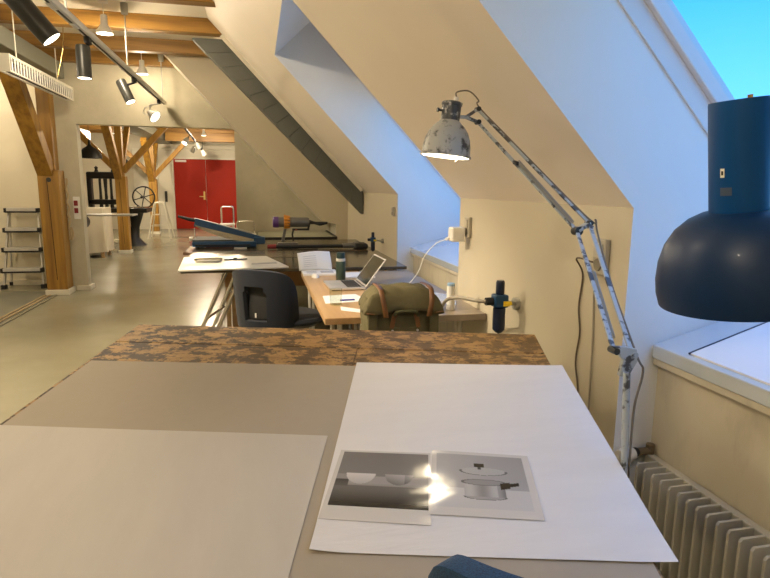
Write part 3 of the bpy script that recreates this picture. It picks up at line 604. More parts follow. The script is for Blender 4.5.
# radiator with vertical fins under the near window
rad = thing('radiator', 'cream finned radiator under the near window sill', 'radiator', (1.33, 1.0, 0.08))
MB().box(1.338, 1.368, 0.22, 1.70, 0.06, 0.52).build('back_panel', M_radiator, rad, bevel=0.004)
MB().tube([(1.353, 0.22, 0.12), (1.353, 1.70, 0.12)], 0.02, 10).build('lower_header', M_radiator, rad, smooth=True)
fin0 = None
for i in range(35):
    y = 1.625 - i*0.0402
    o = MB().add([(1.255, y, 0.07), (1.338, y, 0.07), (1.338, y, 0.522), (1.262, y, 0.522), (1.255, y, 0.512),
                  (1.255, y+.009, 0.07), (1.338, y+.009, 0.07), (1.338, y+.009, 0.522), (1.262, y+.009, 0.522), (1.255, y+.009, 0.512)],
                 [(0,1,2,3,4),(9,8,7,6,5),(0,5,6,1),(1,6,7,2),(2,7,8,3),(3,8,9,4),(4,9,5,0)])
    if fin0 is None: fin0 = o.build('fin', M_radiator, rad, bevel=0.0015)
    else:
        c = fin0.copy(); col.objects.link(c); c.parent = rad; c.location = (0, -i*0.0402, 0)
for y in (0.35, 1.5): MB().bar((1.353, y, 0.0), (1.353, y, 0.07), 0.02, 0.02, (0, 1, 0)).build('foot', M_radiator, rad)
MB().lathe([(0.0005, 0), (0.016, 0.0), (0.018, 0.01), (0.018, 0.05), (0.02, 0.055)], 16, axisM((1.30, 1.695, 0.530), (-0.8, -0.25, 0)) , cap0=True).build('valve_collar', M_rubber, rad, smooth=True)
kn = MB().lathe([(0.019, 0), (0.026, 0.006), (0.028, 0.05), (0.024, 0.066), (0.0005, 0.068)], 20, axisM((1.278, 1.688, 0.530), (-0.8, -0.25, 0))).build('thermostat_knob', M_white, rad, smooth=True)
MB().tube([(1.30, 1.695, 0.530), (1.352, 1.695, 0.530)], 0.014, 10).tube([(1.355, 1.695, 0.555), (1.355, 1.695, 0.50)], 0.015, 10).build('valve_pipe', mat('corroded_brass', (0.22, 0.17, 0.11), 0.5, 0.6), rad, smooth=True)

# white board lying on the glossy near sill
wb_ = tag(MB().add([(1.36, 0.30, 0.9270), (1.36, 1.555, 0.9270), (2.02, 1.60, 1.1125), (2.02, 0.30, 1.1125), (1.36, 0.30, 0.932), (1.36, 1.555, 0.932), (2.02, 1.60, 1.1175), (2.02, 0.30, 1.1175)], [(0,3,2,1),(4,5,6,7),(0,1,5,4),(1,2,6,5),(2,3,7,6),(3,0,4,7)]).build('white_board', mat('foam_board', (0.80, 0.80, 0.79), 0.6), loc=(1.6, 1, 0.921)), 'white sheet of board lying on the near window sill', 'board')

MB().bar((1.355, 1.557, 0.930), (2.02, 1.602, 1.116), 0.005, 0.006).build('dark_edge', M_navyplast, wb_)
# air regulators
def regulator(x, y, z, label, s=1.0, wall=True, ydir=1):
    t = thing('air_regulator', label, 'regulator', (x, y, z), 'compressed air regulators')
    T = Matrix.Translation((x, y, z))
    def L(p, zo): return [(r*s, h*s+zo) for r, h in p]
    MB(T).lathe([(0.020*s, 0.065*s), (0.022*s, 0.07*s), (0.022*s, 0.125*s), (0.018*s, 0.135*s), (0.0005, 0.135*s)], 16).build('top_knob', M_navyplast, t, smooth=True)
    MB(T).box(-0.036*s, 0.036*s, -0.032*s, 0.032*s, -0.0*s, 0.065*s).build('body', M_bluemetal, t, bevel=0.008*s)
    MB(T).lathe([(0.022*s, 0.0), (0.031*s, -0.005*s), (0.031*s, -0.115*s), (0.018*s, -0.13*s), (0.006*s, -0.135*s), (0.0005, -0.145*s)], 16).build('bowl', M_navyplast, t, smooth=True)
    MB(T).tube([(-0.036*s, 0, 0.03*s), (-0.075*s, 0, 0.03*s)], 0.02*s, 12).build('inlet', M_rubber, t, smooth=True)
    MB(T).tube([(0.036*s, 0, 0.02*s), (K-0.022-x, 0.02, 0.01*s)], 0.012*s, 8).build('pipe', M_track, t, smooth=True)
    MB(T).tube([(K-0.022-x, 0.02, 0.01*s), (K-0.0005-x, 0.02, 0.01*s)], 0.032*s, 14).build('wall_flange', M_track, t, smooth=True)
    MB(T).box(0.005*s, 0.036*s, -0.045*s, -0.0325*s, 0.01*s, 0.035*s).bar((0.02*s, -0.04*s, 0.02*s), (0.045*s, -0.045*s, 0.028*s), 0.012*s, 0.018*s).build('valve_lever', M_yellow, t, bevel=0.002)
    return t
regulator(1.115, 2.52, 0.895, 'blue air regulator with yellow lever beside the laptop desk end', 0.95)
regulator(1.11, 5.62, 0.918, 'farther blue air regulator above the black tabletop', 0.70)

# ================================================================== TILTED BENCH
BR = Vector((1.068, 2.060, 0.880)); cr = Vector((0.962, -0.272, 0.0)).normalized(); dp = Vector((0.27, 0.957, 0.108)).normalized()
dp = (dp - cr*dp.dot(cr)).normalized(); nn = cr.cross(dp)
T = Matrix(((cr.x, dp.x, nn.x, BR.x), (cr.y, dp.y, nn.y, BR.y), (cr.z, dp.z, nn.z, BR.z), (0, 0, 0, 1)))
bench = bpy.data.objects.new('drafting_bench', None); col.objects.link(bench); bench.matrix_world = T; WORLD['drafting_bench'] = T.copy(); bench.empty_display_size = 0.1
tag(bench, 'large tilted workbench with ink-stained worn wooden top in the foreground', 'table')
VE = -1.50
def B(*a): return MB(T).box(*a)
B(-1.622, 0, -0.197, 0, -0.035, 0).build('top_board', M_bench, bench, bevel=0.004)
B(-1.622, -0.690, VE, -0.199, -0.035, 0.0).build('top_board', M_bench, bench, bevel=0.003)
B(-0.688, 0, VE, -0.203, -0.035, -0.0005).build('top_board', M_bench, bench, bevel=0.003)
B(-1.60, -0.02, VE+0.02, -0.02, -0.0355-0.05, -0.0355).build('sub_frame', mat('bench_frame_wood', (0.22, 0.12, 0.05), 0.6, var=0.3), bench, bevel=0.004)
for u in (-1.55, -0.09):
    for v in (-1.0, -0.12):
        p = T @ Vector((u, v, -0.085)); MB().box(p.x-.035, p.x+.035, p.y-.035, p.y+.035, 0, p.z).build('leg', M_post, bench, bevel=0.004)
a = T @ Vector((-1.55, -0.12, -0.085)); b = T @ Vector((-0.09, -0.12, -0.085))
MB().bar((a.x, a.y, 0.2), (b.x, b.y, 0.2), 0.04, 0.08).build('rail', M_post, bench, bevel=0.004)
def sheet(name, pts, z, m, label, cat, th=0.0006, amp=0.0, curl=None, nx=50, ny=50, group=None):
    (u0, v0), (u1, v1), (u2, v2), (u3, v3) = pts   # TL TR BR BL
    rnd = random.Random(name + label); ph = [rnd.uniform(0, 6) for _ in range(6)]
    def fn(a, b):
        u = (u0*(1-a)+u1*a)*(1-b) + (u3*(1-a)+u2*a)*b; v = (v0*(1-a)+v1*a)*(1-b) + (v3*(1-a)+v2*a)*b
        h = amp*(1 + 0.5*math.sin(u*9+v*5+ph[0]) + 0.5*math.sin(u*4-v*11+ph[1]))
        if curl:
            for (ca, cb, hh) in curl: d = math.hypot(a-ca, b-cb); h += hh*max(0, 1-d/0.12)**2
        return (u, v, z+h)
    o = MB(T).grid(nx, ny, fn).build(name, m, smooth=True, loc=T @ Vector(((u0+u1)/2, (v0+v2)/2, z)))
    solidify(o, th, 1.0); es = o.modifiers.new('edge_split', 'EDGE_SPLIT'); es.split_angle = R(40); return tag(o, label, cat, group)
sheet('grey_board', [(-1.608, -0.385), (-0.012, -0.352), (-0.006, -1.49), (-1.608, -1.49)], 0.0022, M_card, 'large beige-grey board covering the stained bench under the papers', 'board', th=0.0018)
sheet('yellowed_sheet', [(-0.30, -0.335), (0.026, -0.322), (0.020, -0.60), (-0.30, -0.60)], 0.0048, mat('yellowed_paper', (0.66, 0.60, 0.42), 0.7), 'yellowed sheet corner showing under the large white paper at the back', 'paper', th=0.0004)
sheet('tracing_sheet', [(-0.676, -0.345), (0.033, -0.323), (0.039, -1.252), (-0.669, -1.268)], 0.0056, M_paper, 'large white tracing sheet at the right carrying the two films', 'paper', amp=0.0007, curl=[(0, 1, 0.006), (1, 1, 0.003), (1, 0, 0.002)])
sheet('thin_sheet', [(-1.618, -0.840), (-0.701, -0.834), (-0.694, -1.482), (-1.618, -1.482)], 0.0032, M_paper2, 'large thin greyish sheet lying at the left of the bench', 'paper', amp=0.0006)

def mat_vcol(name, rough=0.13, coat=1.0):
    m = bpy.data.materials.new(name); m.use_nodes = True; n = m.node_tree; b = n.nodes['Principled BSDF']
    a = n.nodes.new('ShaderNodeVertexColor'); a.layer_name = 'print'
    n.links.new(a.outputs[0], b.inputs['Base Color']); b.inputs['Roughness'].default_value = rough
    b.inputs['Coat Weight'].default_value = 0.0; b.inputs['Specular IOR Level'].default_value = 0.5
    t = n.nodes.new('ShaderNodeTexCoord'); z = n.nodes.new('ShaderNodeTexNoise'); z.inputs['Scale'].default_value = 6; z.inputs['Detail'].default_value = 0.5
    mp = n.nodes.new('ShaderNodeMapping'); mp.inputs['Scale'].default_value = (1.0, 2.2, 1); mp.inputs['Rotation'].default_value = (0, 0, R(15)); n.links.new(t.outputs['Object'], mp.inputs[0]); n.links.new(mp.outputs[0], z.inputs['Vector']); bp = n.nodes.new('ShaderNodeBump'); bp.inputs['Strength'].default_value = 0.5; bp.inputs['Distance'].default_value = 0.009
    n.links.new(z.outputs['Fac'], bp.inputs['Height']); n.links.new(bp.outputs[0], b.inputs['Normal'])
    return m
M_filmv = mat_vcol('printed_film')
def sst(a, b, x): t = min(1, max(0, (x-a)/(b-a))); return t*t*(3-2*t)
def film_bowls(s, t):     # s 0..1 right, t 0..1 down ; linear grey
    W = (0.60, 0.575, 0.53)
    x = (s-0.045)/0.93; y = (t-0.03)/0.80
    if not (0 <= x <= 1 and 0 <= y <= 1): return W
    g = 0.16 + 0.05*y
    if y > 0.47: g = 0.30
    if y > 0.60: g = 0.28 - 1.0*(y-0.60)
    if y > 0.64: g = 0.11*(1-sst(0.64, 1.0, y)) + 0.012
    if 0.44 < y < 0.66 and x < 0.14: g = 0.25 if y < 0.53 else 0.05 + 0.35*(y-0.53)
    # two half-round bowls, flat rim up
    for cx, r, lit in ((0.26, 0.16, 0.60), (0.68, 0.155, 0.30)):
        dx = (x-cx)/r; dy = (y-0.42)/0.19
        if dy > 0 and dx*dx + dy*dy < 1: g = lit*(1-0.35*dy) if lit > 0.5 else 0.32 - 0.22*dy + 0.12*(dx+1)*0.5 - 0.1*(dx > 0.4)
    return (g*1.02, g*0.98, g*0.95)
def film_pot(s, t):
    W = (0.60, 0.575, 0.53)
    x = (s-0.05)/0.88; y = (t-0.05)/0.84
    if not (0 <= x <= 1 and 0 <= y <= 1): return W
    g = 0.40 if y < 0.66 else 0.53
    g -= 0.10*x*(1-y) if y < 0.66 else 0
    def el(cx, cy, rx, ry): return ((x-cx)/rx)**2 + ((y-cy)/ry)**2
    # pot body, rim, lid and handles
    if 0.30 < x < 0.74 and 0.56 < y < 0.80: g = 0.36 + 0.10*math.sin(x*22) - (0.12 if x > 0.66 else 0)
    e = el(0.52, 0.80, 0.22, 0.05)
    if e < 1 and y > 0.80: g = 0.34
    if 0.88 < e < 1.12 and y > 0.80: g = 0.12
    e = el(0.52, 0.54, 0.24, 0.055)
    if e < 1: g = 0.28
    if 0.82 < e < 1.1: g = 0.14
    e = el(0.53, 0.33, 0.26, 0.075)
    if e < 1: g = 0.42
    if 0.86 < e < 1.08 and y > 0.31: g = 0.13
    if abs(x-0.49) < 0.055 and 0.17 < y < 0.25: g = 0.015
    if abs(x-0.49) < 0.02 and 0.25 <= y < 0.29: g = 0.05
    if 0.70 < x < 0.90 and abs(y-(0.60-0.06*(x-0.7)/0.2)) < (0.055 if x < 0.8 else 0.03): g = 0.015
    return (g*1.0, g*0.98, g*0.95)
def film(name, pts, z, fn, label):
    o = sheet(name, pts, z, M_filmv, label, 'print', th=0.0003, nx=150, ny=130, amp=0.0002)
    a = o.data.color_attributes.new('print', 'FLOAT_COLOR', 'POINT'); nx, ny = 150, 130
    k = 0
    for j in range(ny+1):
        for i in range(nx+1):
            c = fn(i/nx, j/ny); a.data[k].color = (*c, 1); k += 1
    return o
film('photo_film', [(-0.655, -0.905), (-0.428, -0.905), (-0.430, -1.178), (-0.668, -1.172)], 0.0070, film_bowls, 'printed film showing two pale half-round bowls on a dark ledge')
film('photo_film', [(-0.424, -0.890), (-0.186, -0.903), (-0.191, -1.148), (-0.432, -1.143)], 0.0079, film_pot, 'printed film showing a lidded pot with black handles')

# ================================================================== BALANCED-ARM LAMP
lp = thing('arm_lamp', 'tall worn white balanced-arm lamp clamped to the bench, glowing', 'lamp', (0.851, 1.17, 0.72))
pv = Vector((0.851, 1.17, 1.022)); Dn = Vector((0.875, 1.19, 1.060)); Cn = Vector((0.825, 1.19, 1.072))
MB().tube([(0.866, 1.17, 0.66), (0.866, 1.17, 0.80), tuple(pv)], 0.0085, 14).build('post', M_chiparm, lp, smooth=True)
pe = T @ Vector((0.0, -0.92, -0.02))
MB().box(0.815, 0.885, 1.145, 1.20, 0.70, 0.72).box(0.858, 0.874, 1.15, 1.19, 0.64, 0.72).build('clamp', M_darkgrey, lp, bevel=0.003)
MB().tube([(0.755, 1.195, 0.60), (0.755, 1.195, 0.69)], 0.006, 8).bar((0.72, 1.20, 0.63), (0.86, 1.172, 0.655), 0.03, 0.012).build('clamp_jaw', M_darkgrey, lp, bevel=0.002)
# hinge plate at top of post
yy = 1.178
MB().add([(0.815, yy, 1.085), (0.845, yy, 1.05), (0.838, yy, 1.01), (0.862, yy, 1.005), (0.885, yy, 1.045), (0.880, yy, 1.075), (0.85, yy, 1.082),
          (0.815, yy+.012, 1.085), (0.845, yy+.012, 1.05), (0.838, yy+.012, 1.01), (0.862, yy+.012, 1.005), (0.885, yy+.012, 1.045), (0.880, yy+.012, 1.075), (0.85, yy+.012, 1.082)],
         [(0,1,2,3,4,5,6), (13,12,11,10,9,8,7)] + [(i, i+7, (i+1) % 7+7, (i+1) % 7) for i in range(7)]).build('base_plate', M_chiparm, lp, bevel=0.002)
A_ = Vector((0.979, 1.65, 1.322)); B_ = Vector((1.019, 1.65, 1.347))
H1 = Vector((0.780, 2.03, 1.730)); H2 = Vector((0.782, 2.03, 1.685)); KN = Vector((0.736, 2.03, 1.701))
MB().bar(Cn, A_, 0.006, 0.012, (1, 0, 0)).build('lower_arm_rod', M_chiparm, lp, bevel=0.001)
MB().bar(Dn, B_, 0.006, 0.012, (1, 0, 0)).build('lower_arm_rod', M_chiparm, lp, bevel=0.001)
MB().bar(A_, H2, 0.006, 0.012, (1, 0, 0)).build('upper_arm_rod', M_chiparm, lp, bevel=0.001)
MB().bar(B_, H1, 0.006, 0.012, (1, 0, 0)).build('upper_arm_rod', M_chiparm, lp, bevel=0.001)
def spring(p, q, r, turns, name='spring'):
    p = Vector(p); q = Vector(q); d = (q-p).normalized(); a = d.orthogonal().normalized(); b = d.cross(a)
    n = turns*8; pts = [p.lerp(q, i/n) + (a*math.cos(i*PI/4)+b*math.sin(i*PI/4))*r for i in range(n+1)]
    return MB().tube(pts, 0.0016, 4).build(name, M_track, lp)
s0 = A_.lerp(H2, 0.04) + Vector((0, 0, 0.012)); s1 = A_.lerp(H2, 0.56) + Vector((0, 0, 0.016)); spring(s0, s1, 0.0055, 60)
MB().bar(A_.lerp(H2, 0.54) + Vector((-0.01, 0, 0.016)), A_.lerp(H2, 0.60) + Vector((0, 0, 0)), 0.01, 0.012).build('spring_hook', M_rubber, lp)
s0 = Cn.lerp(A_, 0.10) + Vector((0.010, 0, -0.006)); s1 = Cn.lerp(A_, 0.60) + Vector((0.012, 0, -0.004)); spring(s0, s1, 0.006, 50)
MB().bar(Cn.lerp(A_, 0.62) + Vector((0.010, 0, -0.003)), A_ + Vector((0.004, 0, -0.01)), 0.003, 0.003).build('spring_rod', M_track, lp)
MB().bar(A_, B_, 0.010, 0.030, (0, 1, 0)).bar(A_+Vector((0.02, 0, 0.012)), B_+Vector((0.012, 0, -0.012)), 0.008, 0.028, (0, 1, 0)).build('elbow_plate', M_chiparm, lp, bevel=0.002)
for p in (A_, B_, Cn, Dn, H1, H2): MB().tube([p+Vector((0, -0.014, 0)), p+Vector((0, 0.014, 0))], 0.0085 if p is not A_ else 0.014, 12).build('pivot_knob', M_darkgrey if p is not Dn else M_chiparm, lp, smooth=True)
MB().bar(KN, H1, 0.010, 0.018, (0, 1, 0)).bar(KN, H2, 0.010, 0.018, (0, 1, 0)).bar((0.690, 2.03, 1.700), KN, 0.012, 0.012).build('head_bracket', M_chiparm, lp, bevel=0.002)
HM = Matrix.Translation((0.662, 2.03, 1.565)) @ Matrix.Rotation(R(7.5), 4, 'Y') @ Matrix.Rotation(R(-3), 4, 'X')
HM = Matrix.Translation((0.664, 2.03, 1.563)) @ Matrix.Rotation(R(6), 4, 'Y')
sh = MB(HM).lathe([(0.0335, 0.125), (0.040, 0.118), (0.055, 0.105), (0.070, 0.085), (0.080, 0.06), (0.085, 0.035), (0.087, 0.008), (0.092, 0.003), (0.092, -0.002), (0.086, -0.002)], 48).build('shade', M_chip, lp, smooth=True)
MB(HM).lathe([(0.085, -0.001), (0.084, 0.03), (0.078, 0.058), (0.068, 0.082), (0.052, 0.102), (0.036, 0.114), (0.0005, 0.118)], 40).build('shade_lining', M_inside, sh, smooth=True)
MB(HM).lathe([(0.0335, 0.122), (0.034, 0.175), (0.037, 0.177), (0.037, 0.186), (0.030, 0.190), (0.0005, 0.190)], 32).build('collar', M_neckchip, lp, smooth=True)
MB(HM).tube([(-0.034, 0, 0.155), (-0.050, 0, 0.155)], 0.004, 8).tube([(-0.046, 0, 0.155), (-0.052, 0, 0.155)], 0.008, 10).build('switch', M_darkgrey, lp, smooth=True)
MB(HM).tube([(0.012, 0, 0.190), (0.013, 0, 0.207)], [0.010, 0.008], 10).build('cable_grommet', M_white, lp, smooth=True)
MB(HM).lathe([(0.0005, 0.012), (0.022, 0.018), (0.033, 0.038), (0.031, 0.058), (0.018, 0.085), (0.014, 0.10)], 24).build('bulb', M_bulb, lp, smooth=True)
cabs = [HM @ Vector((0.013, 0, 0.207)), Vector((0.70, 2.03, 1.785)), Vector((0.745, 2.03, 1.79)), Vector((0.782, 2.03, 1.76)), H1+Vector((0.004, 0, 0.008)), H1.lerp(B_, 0.3)+Vector((0.006, 0, 0.004)), H1.lerp(B_, 0.97)+Vector((0.006, 0, 0.006)), B_+Vector((0.015, -0.01, 0.012)), B_+Vector((0.02, -0.02, -0.03)), Dn.lerp(B_, 0.5)+Vector((0.008, 0, 0)), Dn+Vector((0.012, 0, 0.0)), Vector((0.895, 1.17, 1.02)), Vector((0.872, 1.16, 0.93)), Vector((0.878, 1.165, 0.75))]
MB().tube(smooth_path(cabs, 6), 0.0028, 6).build('cable', mat('grey_flex', (0.16, 0.14, 0.11), 0.6), lp, smooth=True)
tipA = HM @ Vector((0.030, -0.07, -0.001)); 
MB().bar(tipA, tipA + Vector((-0.018, 0, -0.02)), 0.008, 0.002).build('paper_tag', M_print, lp)
lamp('POINT', 'lamp_light', HM @ Vector((0, 0, 0.01)), 3.0, lp, size=0.03)

# ================================================================== DARK BLUE LAMP, near right
bl = thing('dome_lamp', 'dark blue dome desk lamp with cylindrical neck close to the camera', 'lamp', (0.62, 0.10, 0.75))
BM = Matrix.Translation((0.4850, 0.510, 1.431)) @ Matrix.Rotation(R(-7.5), 4, 'Y')
MB(BM).lathe([(0.0275, 0.0), (0.034, -0.001), (0.047, -0.007), (0.060, -0.018), (0.070, -0.033), (0.0765, -0.051), (0.0795, -0.070), (0.0795, -0.085), (0.077, -0.098), (0.075, -0.098), (0.0775, -0.085), (0.0775, -0.070), (0.074, -0.052), (0.067, -0.034), (0.053, -0.019), (0.0275, -0.006)], 96).build('shade', M_lampblue, bl, smooth=True)
nk = MB(BM).lathe([(0.0272, -0.004), (0.0272, 0.107), (0.0268, 0.1095), (0.0255, 0.1095), (0.0255, 0.105), (0.0005, 0.105)], 48).build('neck', M_lampneck, bl, smooth=True)
MB(BM).tube([(-0.006, -0.020, 0.104), (-0.006, -0.020, 0.1125)], 0.0025, 10).build('screw', M_brass, nk)
for (da, z0, z1, mm) in ((0.0, 0.036, 0.045, M_inside), (0.0, 0.018, 0.026, mat('faded_print', (0.06, 0.09, 0.16), 0.4))):
    vs = []; fs = []
    a0_, a1_ = (R(192), R(201)) if mm is M_inside else (R(192), R(215))
    for k in range(7):
        a = a0_ + (a1_-a0_)*k/6
        for z in (z0, z1): vs.append((0.0275*math.cos(a), 0.0275*math.sin(a), z))
    for k in range(6): fs.append((2*k, 2*k+2, 2*k+3, 2*k+1))
    MB(BM).add(vs, fs).build('sticker', mm, nk)
vs = []; fs = []
for k in range(5):
    a = R(194.5) + R(4)*k/4
    for z in (0.0385, 0.0425): vs.append((0.0278*math.cos(a), 0.0278*math.sin(a), z))
for k in range(4): fs.append((2*k, 2*k+2, 2*k+3, 2*k+1))
MB(BM).add(vs, fs).build('sticker_mark', M_rubber, nk)
pB = BM @ Vector((0.030, 0.0, 0.09))
MB().tube([BM @ Vector((0.030, 0.0, 0.08)), BM @ Vector((0.055, 0.0, 0.085))], 0.008, 10).tube([(0.54, 0.500, 1.50), (0.545, 0.499, 1.56)], 0.008, 10).build('joint', M_lampblue, bl, smooth=True)
MB().tube([(0.545, 0.499, 1.53), (0.72, 0.33, 1.78)], 0.009, 10).build('upper_arm', M_lampblue, bl, smooth=True)
MB().tube([(0.46, 0.50, 1.647), (0.62, 0.44, 1.665), (0.72, 0.33, 1.78)], 0.009, 10).build('rear_arm', M_lampblue, bl, smooth=True)
MB().tube([(0.72, 0.33, 1.78), (0.80, 0.36, 1.20), (0.80, 0.42, 1.10)], 0.009, 10).build('lower_arm', M_lampblue, bl, smooth=True)
MB().tube([(0.80, 0.42, 1.10), (0.80, 0.42, 0.64)], 0.012, 12).build('post', M_lampblue, bl, smooth=True)
MB().box(0.66, 0.815, 0.43, 0.47, 0.655, 0.668).box(0.79, 0.815, 0.40, 0.47, 0.60, 0.70).build('clamp', M_darkgrey, bl, bevel=0.003)

# blue chair back tucked at the near edge of the bench
bc = thing('shell_chair', 'blue felt chair back just showing at the bottom edge of the picture', 'chair', (0.5, 0.75, 0), 'felt shell chairs')
def shell_chair(t, c, face, zseat, ztop, rad_, m, mu, hole=True, span=R(80), drop=0.09, seat=None):
    fx, fy = math.cos(face), math.sin(face)
    def P(a, z, r):   # a = angle around back (0 = rear centre)
        dx = -math.cos(a); dy = math.sin(a)
        x = dx*r; y = dy*r
        return (c[0] + x*fx - y*fy, c[1] + x*fy + y*fx, z)
    NA, NZ = 40, 22; vs = []; fs = []; sr = seat or rad_
    def top(a): q_ = abs(a)/span; return ztop - drop*q_**2.4 - (ztop-zseat-0.06-drop)*(q_**(9 if hole else 16))
    for j in range(NZ+1):
        for i in range(NA+1):
            a = -span + 2*span*i/NA; tz = top(a); z = zseat-0.02 + (tz-zseat+0.02)*j/NZ
            flare = 0.03*(z-zseat)/(ztop-zseat)
            vs.append(P(a, z, rad_+flare))
    for j in range(NZ):
        for i in range(NA):
            a = -span + 2*span*(i+0.5)/NA; z = zseat + (top(a)-zseat)*(j+0.5)/NZ
            hz0, hz1 = zseat+0.06, ztop-0.10
            if hole and hz0 < z < hz1 and abs(a) < R(21) * (1.0 if z < hz1-0.04 else 0.75): continue
            k = j*(NA+1)+i; fs.append((k, k+1, k+NA+2, k+NA+1))
    o = MB().add(vs, fs).build('backrest', m, t, smooth=True); solidify(o, 0.035, 0.0)
    md = o.modifiers.new('bevel', 'BEVEL'); md.width = 0.012; md.segments = 3; md.limit_method = 'ANGLE'; md.angle_limit = R(50)
    # seat
    M = Matrix.Translation((c[0]+(0.15 if hole else -0.2*fx), c[1]+(0.06 if hole else -0.2*fy), 0))
    if hole:
        vs = []; fs = []
        for j in range(9):
            for i in range(9): vs.append(P(-R(26)+R(52)*i/8, zseat+0.02+(ztop-0.07-zseat-0.02)*j/8, rad_-0.022))
        for j in range(8):
            for i in range(8): fs.append((j*9+i, j*9+i+1, j*9+i+10, j*9+i+9))
        o = MB().add(vs, fs).build('back_lining', M_rubber, t, smooth=True); solidify(o, 0.008, 0.0)
    MB(M).lathe([(0.0005, zseat+0.035), (sr*0.85, zseat+0.035), (sr*1.07, zseat+0.02), (sr*1.12, zseat), (sr*1.07, zseat-0.02), (0.0005, zseat-0.02)], 40).build('seat', m, t, smooth=True)
    MB(M).lathe([(0.0005, zseat-0.021), (sr*0.98, zseat-0.021), (sr*0.9, zseat-0.045), (0.0005, zseat-0.06)], 40).build('seat_shell', mu, t, smooth=True)
    MB(M).tube([(0, 0, 0.06), (0, 0, zseat-0.05)], 0.025, 14).build('column', M_chrome, t, smooth=True)
    for k in range(4):
        a = face + PI/4 + k*PI/2
        MB(M).bar((0, 0, 0.08), (0.27*math.cos(a), 0.27*math.sin(a), 0.035), 0.035, 0.025).tube([(0.26*math.cos(a), 0.26*math.sin(a), 0.0), (0.26*math.cos(a), 0.26*math.sin(a), 0.03)], 0.018, 10).build('leg', M_darkgrey, t, bevel=0.003)
nav = thing('shell_chair', 'dark navy felt shell chair with cut-out back at the laptop desk', 'chair', (0.08, 3.98, 0), 'felt shell chairs')
shell_chair(nav, (0.075, 4.08), R(62), 0.52, 0.905, 0.215, M_navyfab, mat('grey_shell_plastic', (0.075, 0.07, 0.065), 0.5), True)
MB().box(-0.035, -0.025, 3.835, 3.84, 0.59, 0.62).build('buckle', M_white, nav)
shell_chair(bc, (0.492, 0.80), R(60), 0.48, 0.965, 0.25, M_bluefab, MATS['grey_shell_plastic'], False, R(45), 0.02, 0.19)

# ================================================================== LAPTOP DESK
dk = thing('laptop_desk', 'pale plywood desk holding the laptop, its right end against the wall', 'table', (0.77, 3.8, 0))
DZ = 0.775
MB().box(0.328, 0.79, 2.93, 4.61, DZ-0.035, DZ).build('top_board', M_oak, dk, bevel=0.003)
MB().box(0.792, 1.214, 2.91, 4.61, DZ-0.037, DZ-0.001).build('top_board', mat('greyed_plywood', (0.33, 0.27, 0.20), 0.35, color2=(0.22, 0.18, 0.14), thr=(0.35, 0.65), scale=4), dk, bevel=0.003)
for x in (0.40, 1.10):
    for y in (3.05, 4.5):
        for s in (-1, 1):
            MB().tube([(x+s*0.02, y, DZ-0.036), (x+s*0.02, y+s*0.18, 0.0)], 0.012, 10).build('leg', M_tub, dk, smooth=True)
        MB().tube([(x-0.02, y-0.1, 0.25), (x+0.02, y+0.1, 0.25)], 0.008, 8).build('stretcher', M_tub, dk, smooth=True)
for x in (0.42, 0.50, 0.58):
    MB().tube([(x, 3.0, DZ-0.036), (x, 3.0, 0.0)], 0.008, 8).build('front_rod', M_tub, dk, smooth=True)
# laptop (opens towards -X)
lt = thing('laptop', 'silver laptop half open with dark screen on the plywood desk', 'laptop', (0.58, 3.88, DZ))
LM = Matrix.Translation((0.455, 3.72, DZ+0.001)) @ Matrix.Rotation(R(2), 4, 'Z')
MB(LM).box(0, 0.235, 0, 0.335, 0.004, 0.018).build('base', M_lapalu, lt, bevel=0.003)
for x in (0.02, 0.215):
    for y in (0.02, 0.315): MB(LM).tube([(x, y, 0), (x, y, 0.004)], 0.008, 8).build('foot', M_rubber, lt)
MB(LM).box(0.115, 0.215, 0.025, 0.31, 0.0182, 0.0186).build('keyboard_well', M_lapalu, lt)
key = None
for r_ in range(5):
    for c_ in range(13):
        x = 0.118+r_*0.0195; y = 0.028+c_*0.0217
        if key is None: key = MB(LM).box(x, x+0.0165, y, y+0.0185, 0.0186, 0.0202).build('key', M_keys, lt); kx, ky = x, y
        else:
            c = key.copy(); col.objects.link(c); c.parent = lt; dl = LM.to_3x3() @ Vector((x-kx, y-ky, 0)); c.location = dl
MB(LM).box(0.02, 0.095, 0.11, 0.225, 0.0181, 0.0184).build('trackpad', mat('trackpad_grey', (0.50, 0.49, 0.46), 0.3, 0.3), lt)
SM = LM @ Matrix.Translation((0.232, 0, 0.018)) @ Matrix.Rotation(R(37), 4, 'Y')
sc_ = MB(SM).box(-0.001, 0.005, 0.0, 0.335, 0.004, 0.232).build('screen_lid', M_lapalu, lt, bevel=0.002)
MB(SM).box(-0.0018, -0.0012, 0.012, 0.323, 0.016, 0.222).build('display', M_screen, sc_)
MB(LM).tube([(0.232, 0.05, 0.017), (0.232, 0.285, 0.017)], 0.005, 8).build('hinge', M_darkgrey, lt)
# bottle
bt = thing('thermos_bottle', 'dark green steel bottle with teal lid standing on the desk', 'bottle', (0.585, 4.17, DZ))
M = Matrix.Translation((0.585, 4.17, DZ))
MB(M).lathe([(0.034, 0), (0.036, 0.004), (0.036, 0.135), (0.034, 0.142)], 28, cap0=True).build('body', M_greenbottle, bt, smooth=True)
MB(M).lathe([(0.034, 0.142), (0.034, 0.160), (0.032, 0.162), (0.0005, 0.162)], 28).build('steel_band', M_alu, bt, smooth=True)
MB(M).lathe([(0.030, 0.160), (0.031, 0.172), (0.030, 0.195), (0.028, 0.205), (0.0005, 0.206)], 28).build('lid', M_bottlelid, bt, smooth=True)
